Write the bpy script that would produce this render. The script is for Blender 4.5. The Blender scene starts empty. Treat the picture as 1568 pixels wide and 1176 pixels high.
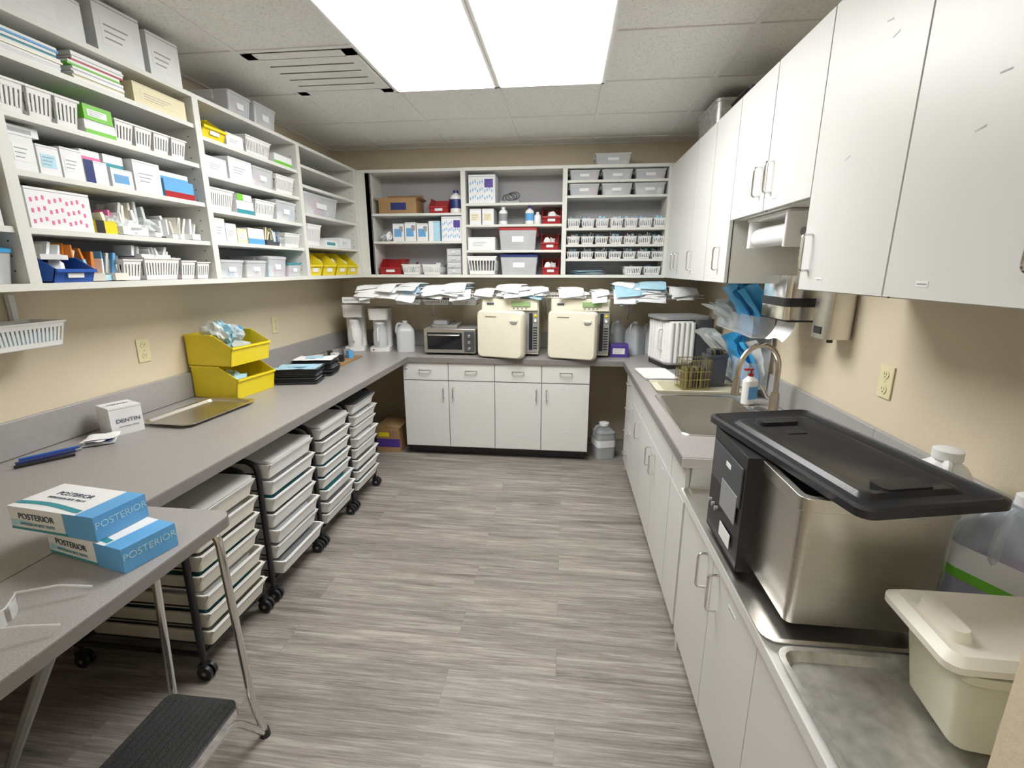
import bpy, math, random, bmesh
from mathutils import Vector, Matrix, noise
random.seed(7)
R=random.uniform
scene=bpy.context.scene
try:
    scene.view_settings.view_transform='Standard'
    scene.view_settings.exposure=0.18
except Exception: pass

# ---------------------------------------------------------------- materials
def M(name,col,rough=.5,metal=0,var=.05,scale=6,bump=0,bscale=60,alpha=1,emis=0,stretch=(1,1,1),spec=.5,coat=0):
    m=bpy.data.materials.new(name); m.use_nodes=True
    nt=m.node_tree; N=nt.nodes; L=nt.links
    p=N['Principled BSDF']
    tc=N.new('ShaderNodeTexCoord'); mp=N.new('ShaderNodeMapping'); mp.inputs['Scale'].default_value=stretch
    L.new(tc.outputs['Object'],mp.inputs['Vector'])
    nz=N.new('ShaderNodeTexNoise'); nz.inputs['Scale'].default_value=scale; nz.inputs['Detail'].default_value=4
    L.new(mp.outputs['Vector'],nz.inputs['Vector'])
    mx=N.new('ShaderNodeMix'); mx.data_type='RGBA'
    mx.inputs[6].default_value=(*[max(0,c*(1-2*var)) for c in col],1)
    mx.inputs[7].default_value=(*[min(1,c*(1+2*var)) for c in col],1)
    L.new(nz.outputs['Fac'],mx.inputs[0]); L.new(mx.outputs[2],p.inputs['Base Color'])
    p.inputs['Roughness'].default_value=rough; p.inputs['Metallic'].default_value=metal
    p.inputs['Specular IOR Level'].default_value=spec
    if coat: p.inputs['Coat Weight'].default_value=coat
    if alpha<1: p.inputs['Alpha'].default_value=alpha
    if emis:
        L.new(mx.outputs[2],p.inputs['Emission Color']); p.inputs['Emission Strength'].default_value=emis
    if bump:
        n2=N.new('ShaderNodeTexNoise'); n2.inputs['Scale'].default_value=bscale; n2.inputs['Detail'].default_value=3
        L.new(mp.outputs['Vector'],n2.inputs['Vector'])
        bp=N.new('ShaderNodeBump'); bp.inputs['Strength'].default_value=bump; bp.inputs['Distance'].default_value=.01
        L.new(n2.outputs['Fac'],bp.inputs['Height']); L.new(bp.outputs['Normal'],p.inputs['Normal'])
    return m

def speckle(name,c1,c2,scale,rough=.4,lo=.4,hi=.62,bump=0):
    m=bpy.data.materials.new(name); m.use_nodes=True
    nt=m.node_tree; N=nt.nodes; L=nt.links; p=N['Principled BSDF']
    tc=N.new('ShaderNodeTexCoord')
    nz=N.new('ShaderNodeTexNoise'); nz.inputs['Scale'].default_value=scale; nz.inputs['Detail'].default_value=2
    L.new(tc.outputs['Object'],nz.inputs['Vector'])
    cr=N.new('ShaderNodeValToRGB'); cr.color_ramp.elements[0].position=lo; cr.color_ramp.elements[1].position=hi
    cr.color_ramp.elements[0].color=(*c1,1); cr.color_ramp.elements[1].color=(*c2,1)
    L.new(nz.outputs['Fac'],cr.inputs['Fac']); L.new(cr.outputs['Color'],p.inputs['Base Color'])
    p.inputs['Roughness'].default_value=rough
    if bump:
        bp=N.new('ShaderNodeBump'); bp.inputs['Strength'].default_value=bump; bp.inputs['Distance'].default_value=.005
        L.new(nz.outputs['Fac'],bp.inputs['Height']); L.new(bp.outputs['Normal'],p.inputs['Normal'])
    return m

def floor_mat():
    m=bpy.data.materials.new('vinyl_plank_floor'); m.use_nodes=True
    nt=m.node_tree; N=nt.nodes; L=nt.links; p=N['Principled BSDF']
    tc=N.new('ShaderNodeTexCoord')
    br=N.new('ShaderNodeTexBrick'); br.offset=.37; br.offset_frequency=2
    br.inputs['Color1'].default_value=(0,0,0,1); br.inputs['Color2'].default_value=(1,1,1,1); br.inputs['Mortar'].default_value=(.5,.5,.5,1)
    br.inputs['Scale'].default_value=1; br.inputs['Mortar Size'].default_value=.0011; br.inputs['Mortar Smooth'].default_value=.3
    br.inputs['Brick Width'].default_value=1.22; br.inputs['Row Height'].default_value=.18; br.inputs['Bias'].default_value=0
    L.new(tc.outputs['Object'],br.inputs['Vector'])
    sc=N.new('ShaderNodeVectorMath'); sc.operation='SCALE'; sc.inputs['Scale'].default_value=7.3
    L.new(br.outputs['Color'],sc.inputs[0])
    ad=N.new('ShaderNodeVectorMath'); ad.operation='ADD'
    L.new(tc.outputs['Object'],ad.inputs[0]); L.new(sc.outputs[0],ad.inputs[1])
    def nzn(s,scale,det,dist,ro=.6):
        mp=N.new('ShaderNodeMapping'); mp.inputs['Scale'].default_value=s
        L.new(ad.outputs[0],mp.inputs['Vector'])
        nz=N.new('ShaderNodeTexNoise'); nz.inputs['Scale'].default_value=scale; nz.inputs['Detail'].default_value=det
        nz.inputs['Distortion'].default_value=dist; nz.inputs['Roughness'].default_value=ro
        L.new(mp.outputs['Vector'],nz.inputs['Vector']); return nz
    n1=nzn((.9,15,1),2.2,6,.5,.7); n2=nzn((2.6,75,1),2.0,4,.15,.7); n3=nzn((.6,3,1),1.5,2,.2)
    cr=N.new('ShaderNodeValToRGB'); e=cr.color_ramp.elements
    e[0].position=.30; e[0].color=(.125,.108,.094,1); e[1].position=.72; e[1].color=(.47,.43,.39,1)
    k=cr.color_ramp.elements.new(.5); k.color=(.262,.234,.208,1)
    def ma(a,f,c):
        q=N.new('ShaderNodeMath'); q.operation='MULTIPLY_ADD'; q.inputs[1].default_value=f; L.new(a,q.inputs[0])
        if isinstance(c,(int,float)): q.inputs[2].default_value=c
        else: L.new(c,q.inputs[2])
        return q.outputs[0]
    s0=ma(n1.outputs['Fac'],.75,-.315); s1=ma(n2.outputs['Fac'],.60,s0); s2=ma(n3.outputs['Fac'],.28,s1)
    L.new(s2,cr.inputs['Fac'])
    t=N.new('ShaderNodeMix'); t.data_type='RGBA'; t.blend_type='MULTIPLY'; t.inputs[0].default_value=1
    mr=N.new('ShaderNodeMapRange'); mr.inputs['To Min'].default_value=.92; mr.inputs['To Max'].default_value=1.08
    L.new(br.outputs['Color'],mr.inputs['Value'])
    L.new(cr.outputs['Color'],t.inputs[6]); L.new(mr.outputs[0],t.inputs[7])
    g=N.new('ShaderNodeMix'); g.data_type='RGBA'; g.inputs[7].default_value=(.15,.13,.115,1)
    fm=N.new('ShaderNodeMath'); fm.operation='MULTIPLY'; fm.inputs[1].default_value=.45
    L.new(br.outputs['Fac'],fm.inputs[0]); L.new(fm.outputs[0],g.inputs[0]); L.new(t.outputs[2],g.inputs[6])
    L.new(g.outputs[2],p.inputs['Base Color']); p.inputs['Roughness'].default_value=.42
    bp=N.new('ShaderNodeBump'); bp.inputs['Strength'].default_value=.12; bp.inputs['Distance'].default_value=.003
    L.new(s2,bp.inputs['Height']); L.new(bp.outputs['Normal'],p.inputs['Normal'])
    return m

WALL=M('beige_paint',(.68,.595,.445),.7,var=.03,scale=2,bump=.15,bscale=90)
FLOOR=floor_mat()
TILE=speckle('ceiling_tile',(.66,.65,.61),(.86,.85,.81),120,.9,.30,.46,bump=.5)
TBAR=M('ceiling_grid',(.82,.81,.78),.6,var=.02)
LAM=M('white_laminate',(.72,.72,.70),.38,var=.025,scale=1.5)
LAMS=M('shelf_laminate',(.70,.70,.655),.45,var=.03,scale=2)
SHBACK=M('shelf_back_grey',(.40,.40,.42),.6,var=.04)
GAP=M('shadow_gap',(.05,.05,.05),.8)
CTR=speckle('grey_counter_laminate',(.31,.29,.28),(.385,.365,.352),300,.35,.42,.6)
EDGE=M('counter_edge',(.22,.205,.195),.4,var=.05,scale=20)
SPL=M('backsplash_laminate',(.36,.345,.34),.4,var=.04,scale=40)
STEEL=M('brushed_steel',(.68,.66,.62),.32,1,var=.06,scale=12,stretch=(1,1,12),bump=.05,bscale=40)
STEELD=M('worn_steel',(.62,.62,.60),.42,.85,var=.28,scale=26,bump=.10,bscale=25)
CHROME=M('chrome',(.75,.75,.75),.12,1,var=.02)
NICKEL=M('brushed_nickel',(.55,.49,.42),.25,1,var=.04)
WHITE=M('white_plastic',(.84,.84,.83),.4,var=.03)
WHITE2=M('white_card',(.80,.81,.82),.6,var=.04,scale=14)
PAPER=M('paper_white',(.88,.89,.90),.7,var=.03,scale=20)
CREAM=M('cream_enamel',(.80,.76,.62),.35,var=.03)
CREAMP=M('cream_plastic',(.80,.77,.68),.4,var=.05)
TUBP=M('aged_translucent_plastic',(.78,.76,.58),.35,var=.08,scale=9,alpha=.85)
BLACK=M('black_plastic',(.018,.018,.02),.4,var=.2)
BLACKM=M('black_lid',(.022,.022,.025),.33,var=.2,scale=15,bump=.06,bscale=200)
RUB=M('ribbed_rubber',(.03,.03,.03),.6,var=.2,scale=60,bump=.4,bscale=150)
DGREY=M('dark_grey',(.07,.075,.085),.4,var=.1)
GREY=M('mid_grey',(.30,.31,.32),.4,var=.06)
VENT=M('vent_shadow',(.22,.21,.195),.8)
BROWN=M('cardboard',(.36,.22,.10),.8,var=.12,scale=10)
YEL=M('yellow_plastic',(.85,.68,.02),.35,var=.05)
RED=M('red_plastic',(.40,.02,.025),.35,var=.08)
NAVY=M('navy_plastic',(.02,.035,.16),.35,var=.08)
BLUE=M('blue_plastic',(.02,.10,.45),.35,var=.08)
LBLUE=M('sky_blue_print',(.12,.38,.72),.5,var=.06)
TEAL=M('teal_print',(.04,.28,.34),.5,var=.08)
PBLUE=M('pouch_blue',(.42,.68,.84),.4,var=.12,scale=25)
GREEN=M('green_print',(.18,.55,.05),.5,var=.06)
PINK=M('pink_print',(.75,.16,.36),.5,var=.08)
ORNG=M('orange_print',(.75,.25,.04),.5,var=.08)
PURP=M('purple_print',(.08,.04,.28),.5,var=.08)
YCARD=M('cream_card',(.76,.70,.47),.6,var=.05)
CLEAR=M('clear_plastic',(.75,.80,.82),.15,var=.04,alpha=.28)
CLEARG=M('frosted_plastic',(.82,.85,.87),.3,var=.06,alpha=.58)
MILKY=M('milky_jug_plastic',(.78,.81,.83),.3,var=.04,alpha=.62)
JUGB=M('pale_blue_jug_plastic',(.66,.74,.84),.25,var=.04,alpha=.42)
CLEARB=M('blue_clear_film',(.06,.40,.82),.18,var=.15,scale=20,alpha=.85)
BAG=M('clear_bag_film',(.80,.86,.88),.18,var=.10,scale=30,alpha=.75)
WATER=M('water_blue',(.35,.55,.72),.1,var=.05,alpha=.55)
PURL=M('purple_liquid',(.24,.12,.24),.15,var=.1)
LABEL=M('label_white',(.82,.83,.84),.6,var=.02)
LCD=M('lcd_green',(.30,.45,.20),.3,var=.05)
GLASSD=M('dark_glass',(.015,.015,.018),.08,var=.1)
IVORY=M('ivory_plate',(.74,.68,.42),.4,var=.02)
GOLD=M('gold_wire',(.50,.42,.20),.3,1,var=.1)
OLIVE=M('olive_racks',(.20,.18,.06),.5,var=.1)
INKD=M('dark_ink',(.03,.05,.10),.6)
SMUDGE=M('scuff_mark',(.50,.49,.48),.6,var=.2,scale=80)
TANB=M('drainboard_tan',(.66,.63,.50),.4,var=.05)
def emat(name,s):
    m=bpy.data.materials.new(name); m.use_nodes=True; N=m.node_tree.nodes; L=m.node_tree.links
    p=N['Principled BSDF']; p.inputs['Base Color'].default_value=(.9,.9,.9,1)
    p.inputs['Emission Strength'].default_value=s
    v=N.new('ShaderNodeTexVoronoi'); v.inputs['Scale'].default_value=80
    tc=N.new('ShaderNodeTexCoord'); L.new(tc.outputs['Object'],v.inputs['Vector'])
    mx=N.new('ShaderNodeMix'); mx.data_type='RGBA'; mx.inputs[6].default_value=(1,.995,.975,1); mx.inputs[7].default_value=(.95,.945,.93,1)
    L.new(v.outputs['Distance'],mx.inputs[0]); L.new(mx.outputs[2],p.inputs['Emission Color']); return m
EMIT=emat('light_diffuser',15)
EMITH=emat('hall_light_diffuser',12)

# ---------------------------------------------------------------- mesh builder
def fil(pts,r,n=5):
    pts=[Vector(p) for p in pts]; out=[pts[0]]
    for i in range(1,len(pts)-1):
        a,b,c=pts[i-1],pts[i],pts[i+1]
        d1=(a-b); d2=(c-b); rr=min(r,d1.length*.49,d2.length*.49)
        s=b+d1.normalized()*rr; e=b+d2.normalized()*rr
        for k in range(n+1):
            t=k/n; out.append(s*(1-t)**2+b*2*t*(1-t)+e*t*t)
    out.append(pts[-1]); return out
def rrect(cx,cy,w,d,z,r,n=4):
    r=max(1e-4,min(r,w/2-1e-4,d/2-1e-4)); o=[]
    for (sx,sy,a0) in((1,1,0),(-1,1,90),(-1,-1,180),(1,-1,270)):
        for k in range(n+1):
            a=math.radians(a0+90*k/n)
            o.append((cx+sx*(w/2-r)+r*math.cos(a),cy+sy*(d/2-r)+r*math.sin(a),z))
    return o
class B:
    def __init__(s): s.v=[];s.f=[];s.m=[];s.mats=[]
    def mi(s,mat):
        if mat not in s.mats: s.mats.append(mat)
        return s.mats.index(mat)
    def add(s,vs,fs,mat):
        k=len(s.v); s.v+= [Vector(p) for p in vs]; i=s.mi(mat)
        for f in fs: s.f.append([k+j for j in f]); s.m.append(i)
        return s
    def box(s,x0,x1,y0,y1,z0,z1,mat,rz=0,rx=0,ry=0):
        vs=[Vector((x,y,z)) for z in(z0,z1) for y in(y0,y1) for x in(x0,x1)]
        if rz or rx or ry:
            c=Vector(((x0+x1)/2,(y0+y1)/2,(z0+z1)/2))
            m=Matrix.Rotation(rz,3,'Z')@Matrix.Rotation(rx,3,'X')@Matrix.Rotation(ry,3,'Y')
            vs=[c+m@(p-c) for p in vs]
        return s.add(vs,[(0,2,3,1),(4,5,7,6),(0,1,5,4),(2,6,7,3),(0,4,6,2),(1,3,7,5)],mat)
    def loft(s,secs,mat,c0=True,c1=True):
        n=len(secs[0]); vs=[p for q in secs for p in q]; fs=[]
        for i in range(len(secs)-1):
            for j in range(n):
                a=i*n+j; b=i*n+(j+1)%n; fs.append((a,b,b+n,a+n))
        if c0: fs.append(tuple(range(n))[::-1])
        if c1: fs.append(tuple((len(secs)-1)*n+j for j in range(n)))
        return s.add(vs,fs,mat)
    def slab(s,cx,cy,w,d,z0,z1,r,mat,taper=1,n=4):
        return s.loft([rrect(cx,cy,w*taper,d*taper,z0,r,n),rrect(cx,cy,w,d,z1,r,n)],mat)
    def tub(s,cx,cy,w,d,z0,h,r,t,mat,taper=.9,lip=0):
        S=[rrect(cx,cy,w*taper,d*taper,z0,r)]
        if lip:
            S+=[rrect(cx,cy,w,d,z0+h*.9,r),rrect(cx,cy,w+2*lip,d+2*lip,z0+h*.9,r+lip),rrect(cx,cy,w+2*lip,d+2*lip,z0+h,r+lip)]
        else: S+=[rrect(cx,cy,w,d,z0+h,r)]
        S+=[rrect(cx,cy,w-2*t,d-2*t,z0+h,r),rrect(cx,cy,w*taper-2*t,d*taper-2*t,z0+t,r)]
        return s.loft(S,mat)
    def cyl(s,p0,p1,r0,mat,r1=None,n=16):
        return s.tube([p0,p1],r0,mat,n,r1)
    def tube(s,pts,r,mat,n=8,r1=None):
        pts=[Vector(p) for p in pts]; secs=[]; prev=None
        for i,p in enumerate(pts):
            t=(pts[min(i+1,len(pts)-1)]-pts[max(i-1,0)]).normalized()
            if prev is None:
                ref=Vector((0,0,1)) if abs(t.z)<.9 else Vector((1,0,0))
                u=t.cross(ref).normalized()
            else:
                u=(prev-t*prev.dot(t)).normalized()
            prev=u; w=t.cross(u)
            rr=r if r1 is None else r+(r1-r)*i/(len(pts)-1)
            secs.append([p+(u*math.cos(2*math.pi*k/n)+w*math.sin(2*math.pi*k/n))*rr for k in range(n)])
        return s.loft(secs,mat)
    def lathe(s,c,prof,mat,n=20,sx=1,sy=1,caps=True):
        secs=[[(c[0]+r*sx*math.cos(2*math.pi*k/n),c[1]+r*sy*math.sin(2*math.pi*k/n),c[2]+z) for k in range(n)] for r,z in prof]
        return s.loft(secs,mat,caps,caps)
    def grid(s,fn,nu,nv,mat):
        vs=[fn(i/nu,j/nv) for j in range(nv+1) for i in range(nu+1)]
        fs=[(j*(nu+1)+i,j*(nu+1)+i+1,(j+1)*(nu+1)+i+1,(j+1)*(nu+1)+i) for j in range(nv) for i in range(nu)]
        return s.add(vs,fs,mat)
    def blob(s,c,size,mat,seed=0,sub=3,amp=.35,fr=3.):
        bm=bmesh.new(); bmesh.ops.create_icosphere(bm,subdivisions=sub,radius=1)
        vs=[]
        for v in bm.verts:
            d=1+amp*noise.noise(v.co*fr+Vector((seed*3.1,seed,0)))+amp*.5*noise.noise(v.co*fr*2.7+Vector((seed,0,5)))
            p=v.co*d; vs.append((c[0]+p.x*size[0],c[1]+p.y*size[1],max(c[2],c[2]+size[2]+p.z*size[2])))
        fs=[tuple(v.index for v in f.verts) for f in bm.faces]; bm.free()
        return s.add(vs,fs,mat)
    def xf(s,k,mat4):
        for i in range(k,len(s.v)): s.v[i]=mat4@s.v[i]
    def mesh(s,name,smooth=True):
        me=bpy.data.meshes.new(name); me.from_pydata([tuple(v) for v in s.v],[],s.f)
        for m in s.mats: me.materials.append(m)
        me.polygons.foreach_set('material_index',s.m)
        bm=bmesh.new(); bm.from_mesh(me); bmesh.ops.recalc_face_normals(bm,faces=bm.faces); bm.to_mesh(me); bm.free()
        if smooth:
            me.polygons.foreach_set('use_smooth',[True]*len(me.polygons))
            try: me.set_sharp_from_angle(angle=math.radians(38))
            except Exception: pass
        me.update(); return me
    def build(s,name,loc=(0,0,0),rz=0,bevel=0,smooth=True,rot=None):
        if loc==(0,0,0) and rz==0 and rot is None and s.v:
            xs=[v.x for v in s.v]; ys=[v.y for v in s.v]; z0=min(v.z for v in s.v)
            c=Vector(((min(xs)+max(xs))/2,(min(ys)+max(ys))/2,z0))
            s.v=[v-c for v in s.v]; loc=tuple(c)
        return put(s.mesh(name,smooth),name,loc,rz,bevel,rot)
def put(me,name,loc,rz=0,bevel=0,rot=None):
    o=bpy.data.objects.new(name,me); scene.collection.objects.link(o)
    o.location=loc; o.rotation_euler=rot if rot else (0,0,rz)
    if bevel:
        b=o.modifiers.new('bevel','BEVEL'); b.width=bevel; b.segments=2; b.limit_method='ANGLE'; b.angle_limit=math.radians(50)
    return o
def text(s,size,loc,rot,mat,parent,name='printed_text'):
    cu=bpy.data.curves.new(name,'FONT'); cu.body=s; cu.size=size; cu.extrude=.0003; cu.materials.append(mat)
    cu.align_x='CENTER'; cu.align_y='CENTER'
    o=bpy.data.objects.new(name,cu); scene.collection.objects.link(o); o.parent=parent; o.location=loc; o.rotation_euler=rot
    return o

# ---------------------------------------------------------------- room shell
XL,XR,YB,YF,ZC=-2.2,1.2,4.55,.5,2.72
YH=-1.7
def simple(name,x0,x1,y0,y1,z0,z1,mat):
    return B().box(x0,x1,y0,y1,z0,z1,mat).build(name)
put(B().box(XL-.1,XR+.1,YH-.1,YB+.1,-.05,0,FLOOR).mesh('floor'),'floor',(0,0,0))
put(B().box(XL-.1,XR+.1,YH-.1,YB+.1,ZC,ZC+.05,TILE).mesh('ceiling'),'ceiling',(0,0,0))
simple('wall_left',XL-.1,XL,YH,YB+.1,0,ZC,WALL)
simple('wall_right',XR,XR+.1,YH,YB+.1,0,ZC,WALL)
simple('wall_back',XL,XR,YB,YB+.1,0,ZC,WALL)
simple('wall_hall',XL,XR,YH-.1,YH,0,ZC,WALL)
fw=B(); fw.box(XL,-.90,.38,.5,0,ZC,WALL); fw.box(.515,XR,.38,.5,0,ZC,WALL); fw.box(-.90,.515,.38,.5,2.12,ZC,WALL)
fw.build('wall_front')
g=B()
for k in range(-1,6):
    x=-2.33+.63*k+0
    if XL<x<XR: g.box(x-.012,x+.012,YH,YB,ZC-.006,ZC-.0005,TBAR)
y=3.16-.61*8
while y<YB:
    if y>YH: g.box(XL,XR,y-.012,y+.012,ZC-.0065,ZC-.0005,TBAR)
    y+=.61
g.box(XL,XL+.02,YF,YB,ZC-.01,ZC-.0005,TBAR); g.box(XL,XR,YB-.02,YB,ZC-.01,ZC-.0005,TBAR); g.box(XR-.02,XR,YF,YB,ZC-.01,ZC-.0005,TBAR)
g.build('trim_ceiling_grid')
def fixture(x0,x1,y0,y1,em):
    b=B(); z=ZC-.007
    b.box(x0+.018,x1-.018,y0+.018,y1-.018,z-.007,z-.001,em)
    w=.018
    for (a,c,d,e) in((x0,x1,y0,y0+w),(x0,x1,y1-w,y1),(x0,x0+w,y0,y1),(x1-w,x1,y0,y1)):
        b.box(a,c,d,e,z-.005,z,TBAR)
    b.build('ceiling_light_panel')
fixture(-1.07,-.442,1.94,3.16,EMIT); fixture(-.438,.19,1.94,3.16,EMIT)
fixture(-.75,-.13,-1.3,-.1,EMITH)
# vent
v=B(); x0,x1,y0,y1=-1.68,-1.085,2.565,3.145; z=ZC-.008
v.box(x0,x1,y0,y1,z-.001,z,VENT)
for a,c,d,e in((x0,x1,y0,y0+.06),(x0,x1,y1-.06,y1),(x0,x0+.06,y0,y1),(x1-.06,x1,y0,y1)): v.box(a,c,d,e,z-.005,z,TBAR)
for i in range(5):
    yy=y0+.105+i*.0925; v.box(x0+.06,x1-.06,yy-.038,yy+.038,z-.005,z-.003,TBAR)
v.build('ceiling_air_vent')

# ---------------------------------------------------------------- counters
c=B()
zt,zb=.91,.87
def ctop(b,x0,x1,y0,y1): b.box(x0,x1,y0,y1,zb,zt,CTR)
ctop(c,XL+.001,-1.35,.505,YB-.001)
ctop(c,-1.35,.49,3.9,YB-.001)
sx0,sx1,sy0,sy1=.57,1.0,2.14,2.82
ctop(c,.49,sx0,1.85,YB-.001); ctop(c,sx1,XR-.001,1.85,YB-.001); ctop(c,sx0,sx1,1.85,sy0); ctop(c,sx0,sx1,sy1,YB-.001)
c.box(-1.352,-1.346,.505,3.9,zb-.004,zt-.003,EDGE); c.box(-1.35,.49,3.895,3.901,zb-.004,zt-.003,EDGE)
c.box(.486,.492,1.85,3.9,zb-.004,zt-.003,EDGE); c.box(.486,XR-.001,1.846,1.851,zb-.004,zt-.003,LAM)
c.build('countertop')
s=B(); s.box(XL+.001,XL+.02,.505,YB-.001,zt+.001,zt+.15,SPL); s.box(XL+.02,XR-.02,YB-.02,YB-.001,zt+.001,zt+.15,SPL); s.box(XR-.02,XR-.001,1.85,YB-.001,zt+.001,zt+.15,SPL)
s.box(XR-.02,XR-.001,.505,1.85,.785,zt+.15,SPL)
s.build('trim_backsplash',bevel=.004)
l=B(); l.box(.49,XR-.021,.505,1.845,.745,.78,LAM); l.build('lower_countertop',bevel=.003)

def pull(b,p,axis,out,L=.1,mat=CHROME):
    p=Vector(p); a=Vector(axis)*L/2; o=Vector(out)*.032
    b.tube(fil([p-a,p-a+o,p+a+o,p+a],.014,4),.0048,mat,8)
def sticker(b,x,y,z,ax,w=.04,h=.012):
    if ax=='x':
        b.box(x-.001,x,y-w/2,y+w/2,z-h/2,z+h/2,LABEL); b.box(x-.0014,x-.001,y-w*.4,y+w*.4,z-h*.12,z+h*.12,GREY)
    else:
        b.box(x-w/2,x+w/2,y-.001,y,z-h/2,z+h/2,LABEL); b.box(x-w*.4,x+w*.4,y-.0014,y-.001,z-h*.12,z+h*.12,GREY)
# back base
b=B(); x0=-1.40; w=.405; yf=3.93
b.box(x0,x0+4*w,yf,4.50,.09,.868,LAMS); b.box(x0+.02,x0+4*w-.02,yf+.06,4.48,0,.09,BLACK)
for i in range(4):
    a=x0+i*w+.003; e=x0+(i+1)*w-.003
    b.box(a-.004,a,yf-.004,yf+.001,.10,.862,GAP)
    b.box(a,e,yf-.018,yf-.001,.10,.70,LAM); b.box(a,e,yf-.018,yf-.001,.708,.862,LAM); b.box(a,e,yf-.004,yf+.001,.70,.708,GAP)
    pull(b,((a+e)/2,yf-.018,.80),(1,0,0),(0,-1,0))
    hx=e-.04 if i%2==0 else a+.04
    pull(b,(hx,yf-.018,.60),(0,0,1),(0,-1,0))
    sticker(b,(a+e)/2-.02,yf-.018,.655,'y',.07,.012); sticker(b,(a+e)/2+.03,yf-.018,.22+.05*(i%2),'y',.06,.01)
    sticker(b,a+.05,yf-.018,.83,'y',.04,.012)
sticker(b,x0+.03,yf-.018,.8,'y',.03,.05)
b.build('base_cabinet',bevel=.0015)
# right base
b=B(); xf=.53
b.box(xf,xf+.02,1.865,3.80,.09,.868,GREY); b.box(xf,1.18,3.785,3.80,.0,.868,LAMS); b.box(xf,1.18,1.852,1.868,.0,.868,LAM); b.box(xf+.06,xf+.075,1.87,3.78,0,.09,BLACK)
b.box(xf+.02,1.18,1.87,3.78,.09,.105,LAMS)
def doorx(y0,y1,z0,z1): b.box(xf-.018,xf-.001,y0+.003,y1-.003,z0,z1,LAM)
for z0,z1 in((.10,.28),(.286,.46),(.466,.65),(.656,.862)):
    doorx(3.40,3.80,z0,z1); pull(b,(xf-.018,3.6,(z0+z1)/2+.03),(0,1,0),(-1,0,0)); sticker(b,xf-.018,3.5,z1-.03,'x')
for y0,y1,hy in((3.0,3.40,3.06),(2.56,3.0,2.62),(2.12,2.56,2.50),(1.87,2.12,2.06)):
    doorx(y0,y1,.10,.70); 
    if y1-y0>.3: pull(b,(xf-.018,hy,.60),(0,0,1),(-1,0,0),.11)
doorx(3.0,3.4,.706,.862); doorx(2.12,3.0,.706,.862); doorx(1.87,2.12,.706,.862)
sticker(b,xf-.018,2.8,.66,'x'); sticker(b,xf-.018,2.3,.66,'x')
b.build('base_cabinet',bevel=.0015)
b=B()
b.box(xf,xf+.02,.51,1.849,.09,.744,GREY); b.box(xf,1.17,.505,.52,0,.744,LAMS); b.box(xf,1.17,1.835,1.849,0,.744,LAMS); b.box(xf+.06,xf+.075,.52,1.83,0,.09,BLACK)
for y0,y1,hy in((1.45,1.845,1.51),(1.08,1.45,1.39),(.52,1.08,.6)):
    doorx(y0,y1,.10,.735); pull(b,(xf-.018,hy,.63),(0,0,1),(-1,0,0),.13)
sticker(b,xf-.018,1.26,.66,'x',.06,.02)
b.build('base_cabinet',bevel=.0015)

# right wall cabinets
CX=.855
def wallcab(seams,z0,z1,yend,handles,smud=0):
    b=B(); b.box(CX+.002,XR-.001,seams[0]+.001,yend-.001,z0,z1,LAMS)
    rnd=random.Random(int(seams[0]*10))
    for i in range(len(seams)-1):
        b.box(CX-.018,CX,seams[i]+.004,seams[i+1]-.003,z0+.004,z1-.002,LAM)
        b.box(CX-.002,CX+.003,seams[i]+.0,seams[i]+.004,z0,z1,GAP)
        sticker(b,CX-.018,(seams[i]+seams[i+1])/2+.1,z0+.04,'x',.04,.013)
        for q in range(smud):
            yy=rnd.uniform(seams[i]+.08,seams[i+1]-.08); zz=rnd.uniform(z0+.35,z0+.75); b.box(CX-.0186,CX-.018,yy-.014,yy+.014,zz-.002,zz+.002,SMUDGE,rx=rnd.uniform(-.3,.3))
    for hy in handles: pull(b,(CX-.018,hy,z0+.13),(0,0,1),(-1,0,0),.12)
    b.build('wall_cabinet',bevel=.0015)
wallcab([.505,.905,1.38,1.855],1.575,2.47,1.855,[.96,1.80,.56],3)
wallcab([1.855,2.27,2.69],1.89,2.47,2.69,[2.21,2.33],0)
wallcab([2.69,3.08,3.47],1.575,2.47,3.47,[2.82,3.41])
wallcab([3.47,3.86,4.25],1.575,2.47,YB,[3.80,3.92])

# ---------------------------------------------------------------- open shelving
LX=-1.85
lev={0:[1.78,1.97,2.155,2.34],1:[1.78,1.97,2.155,2.34],2:[1.785,1.95,2.125,2.30],3:[1.81,2.03,2.22,2.35]}
ydiv=[.55,1.50,2.41,3.33,4.23]
b=B(); 
b.box(XL+.001,XL+.012,.55,4.54,1.59,2.48,SHBACK)
b.box(XL+.001,LX,.54,4.54,1.575,1.60,LAMS); b.box(XL+.001,LX,.54,4.54,2.47,2.49,LAMS)
for yv in ydiv: b.box(XL+.012,LX,yv-.02,yv+.02,1.60,2.47,LAMS)
for i in range(4):
    for z in lev[i]: b.box(XL+.012,LX-.01,ydiv[i]+.02,ydiv[i+1]-.02,z-.01,z+.01,LAMS)
    for yy in (ydiv[i]+.0205,ydiv[i+1]-.0215):
        for k in range(16): b.box(LX-.05,LX-.044,yy,yy+.001,1.64+k*.05,1.646+k*.05,GAP)
b.box(LX-.03,LX,4.25,4.54,1.60,2.47,LAMS)
b.build('open_wall_shelf',bevel=.0015)
BY=4.25
blev={0:[1.88,2.115],1:[1.80,2.015,2.19],2:[1.725,1.845,1.98,2.24,2.36]}
xdiv=[-1.75,-.90,-.03,.83]
b=B(); b.box(LX+.001,.85,YB-.012,YB-.001,1.59,2.48,SHBACK)
b.box(LX+.001,.85,BY,YB-.001,1.575,1.60,LAMS); b.box(LX+.001,.85,BY,YB-.001,2.46,2.485,LAMS)
b.box(LX+.001,-1.73,BY,BY+.02,1.60,2.46,LAMS)
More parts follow.
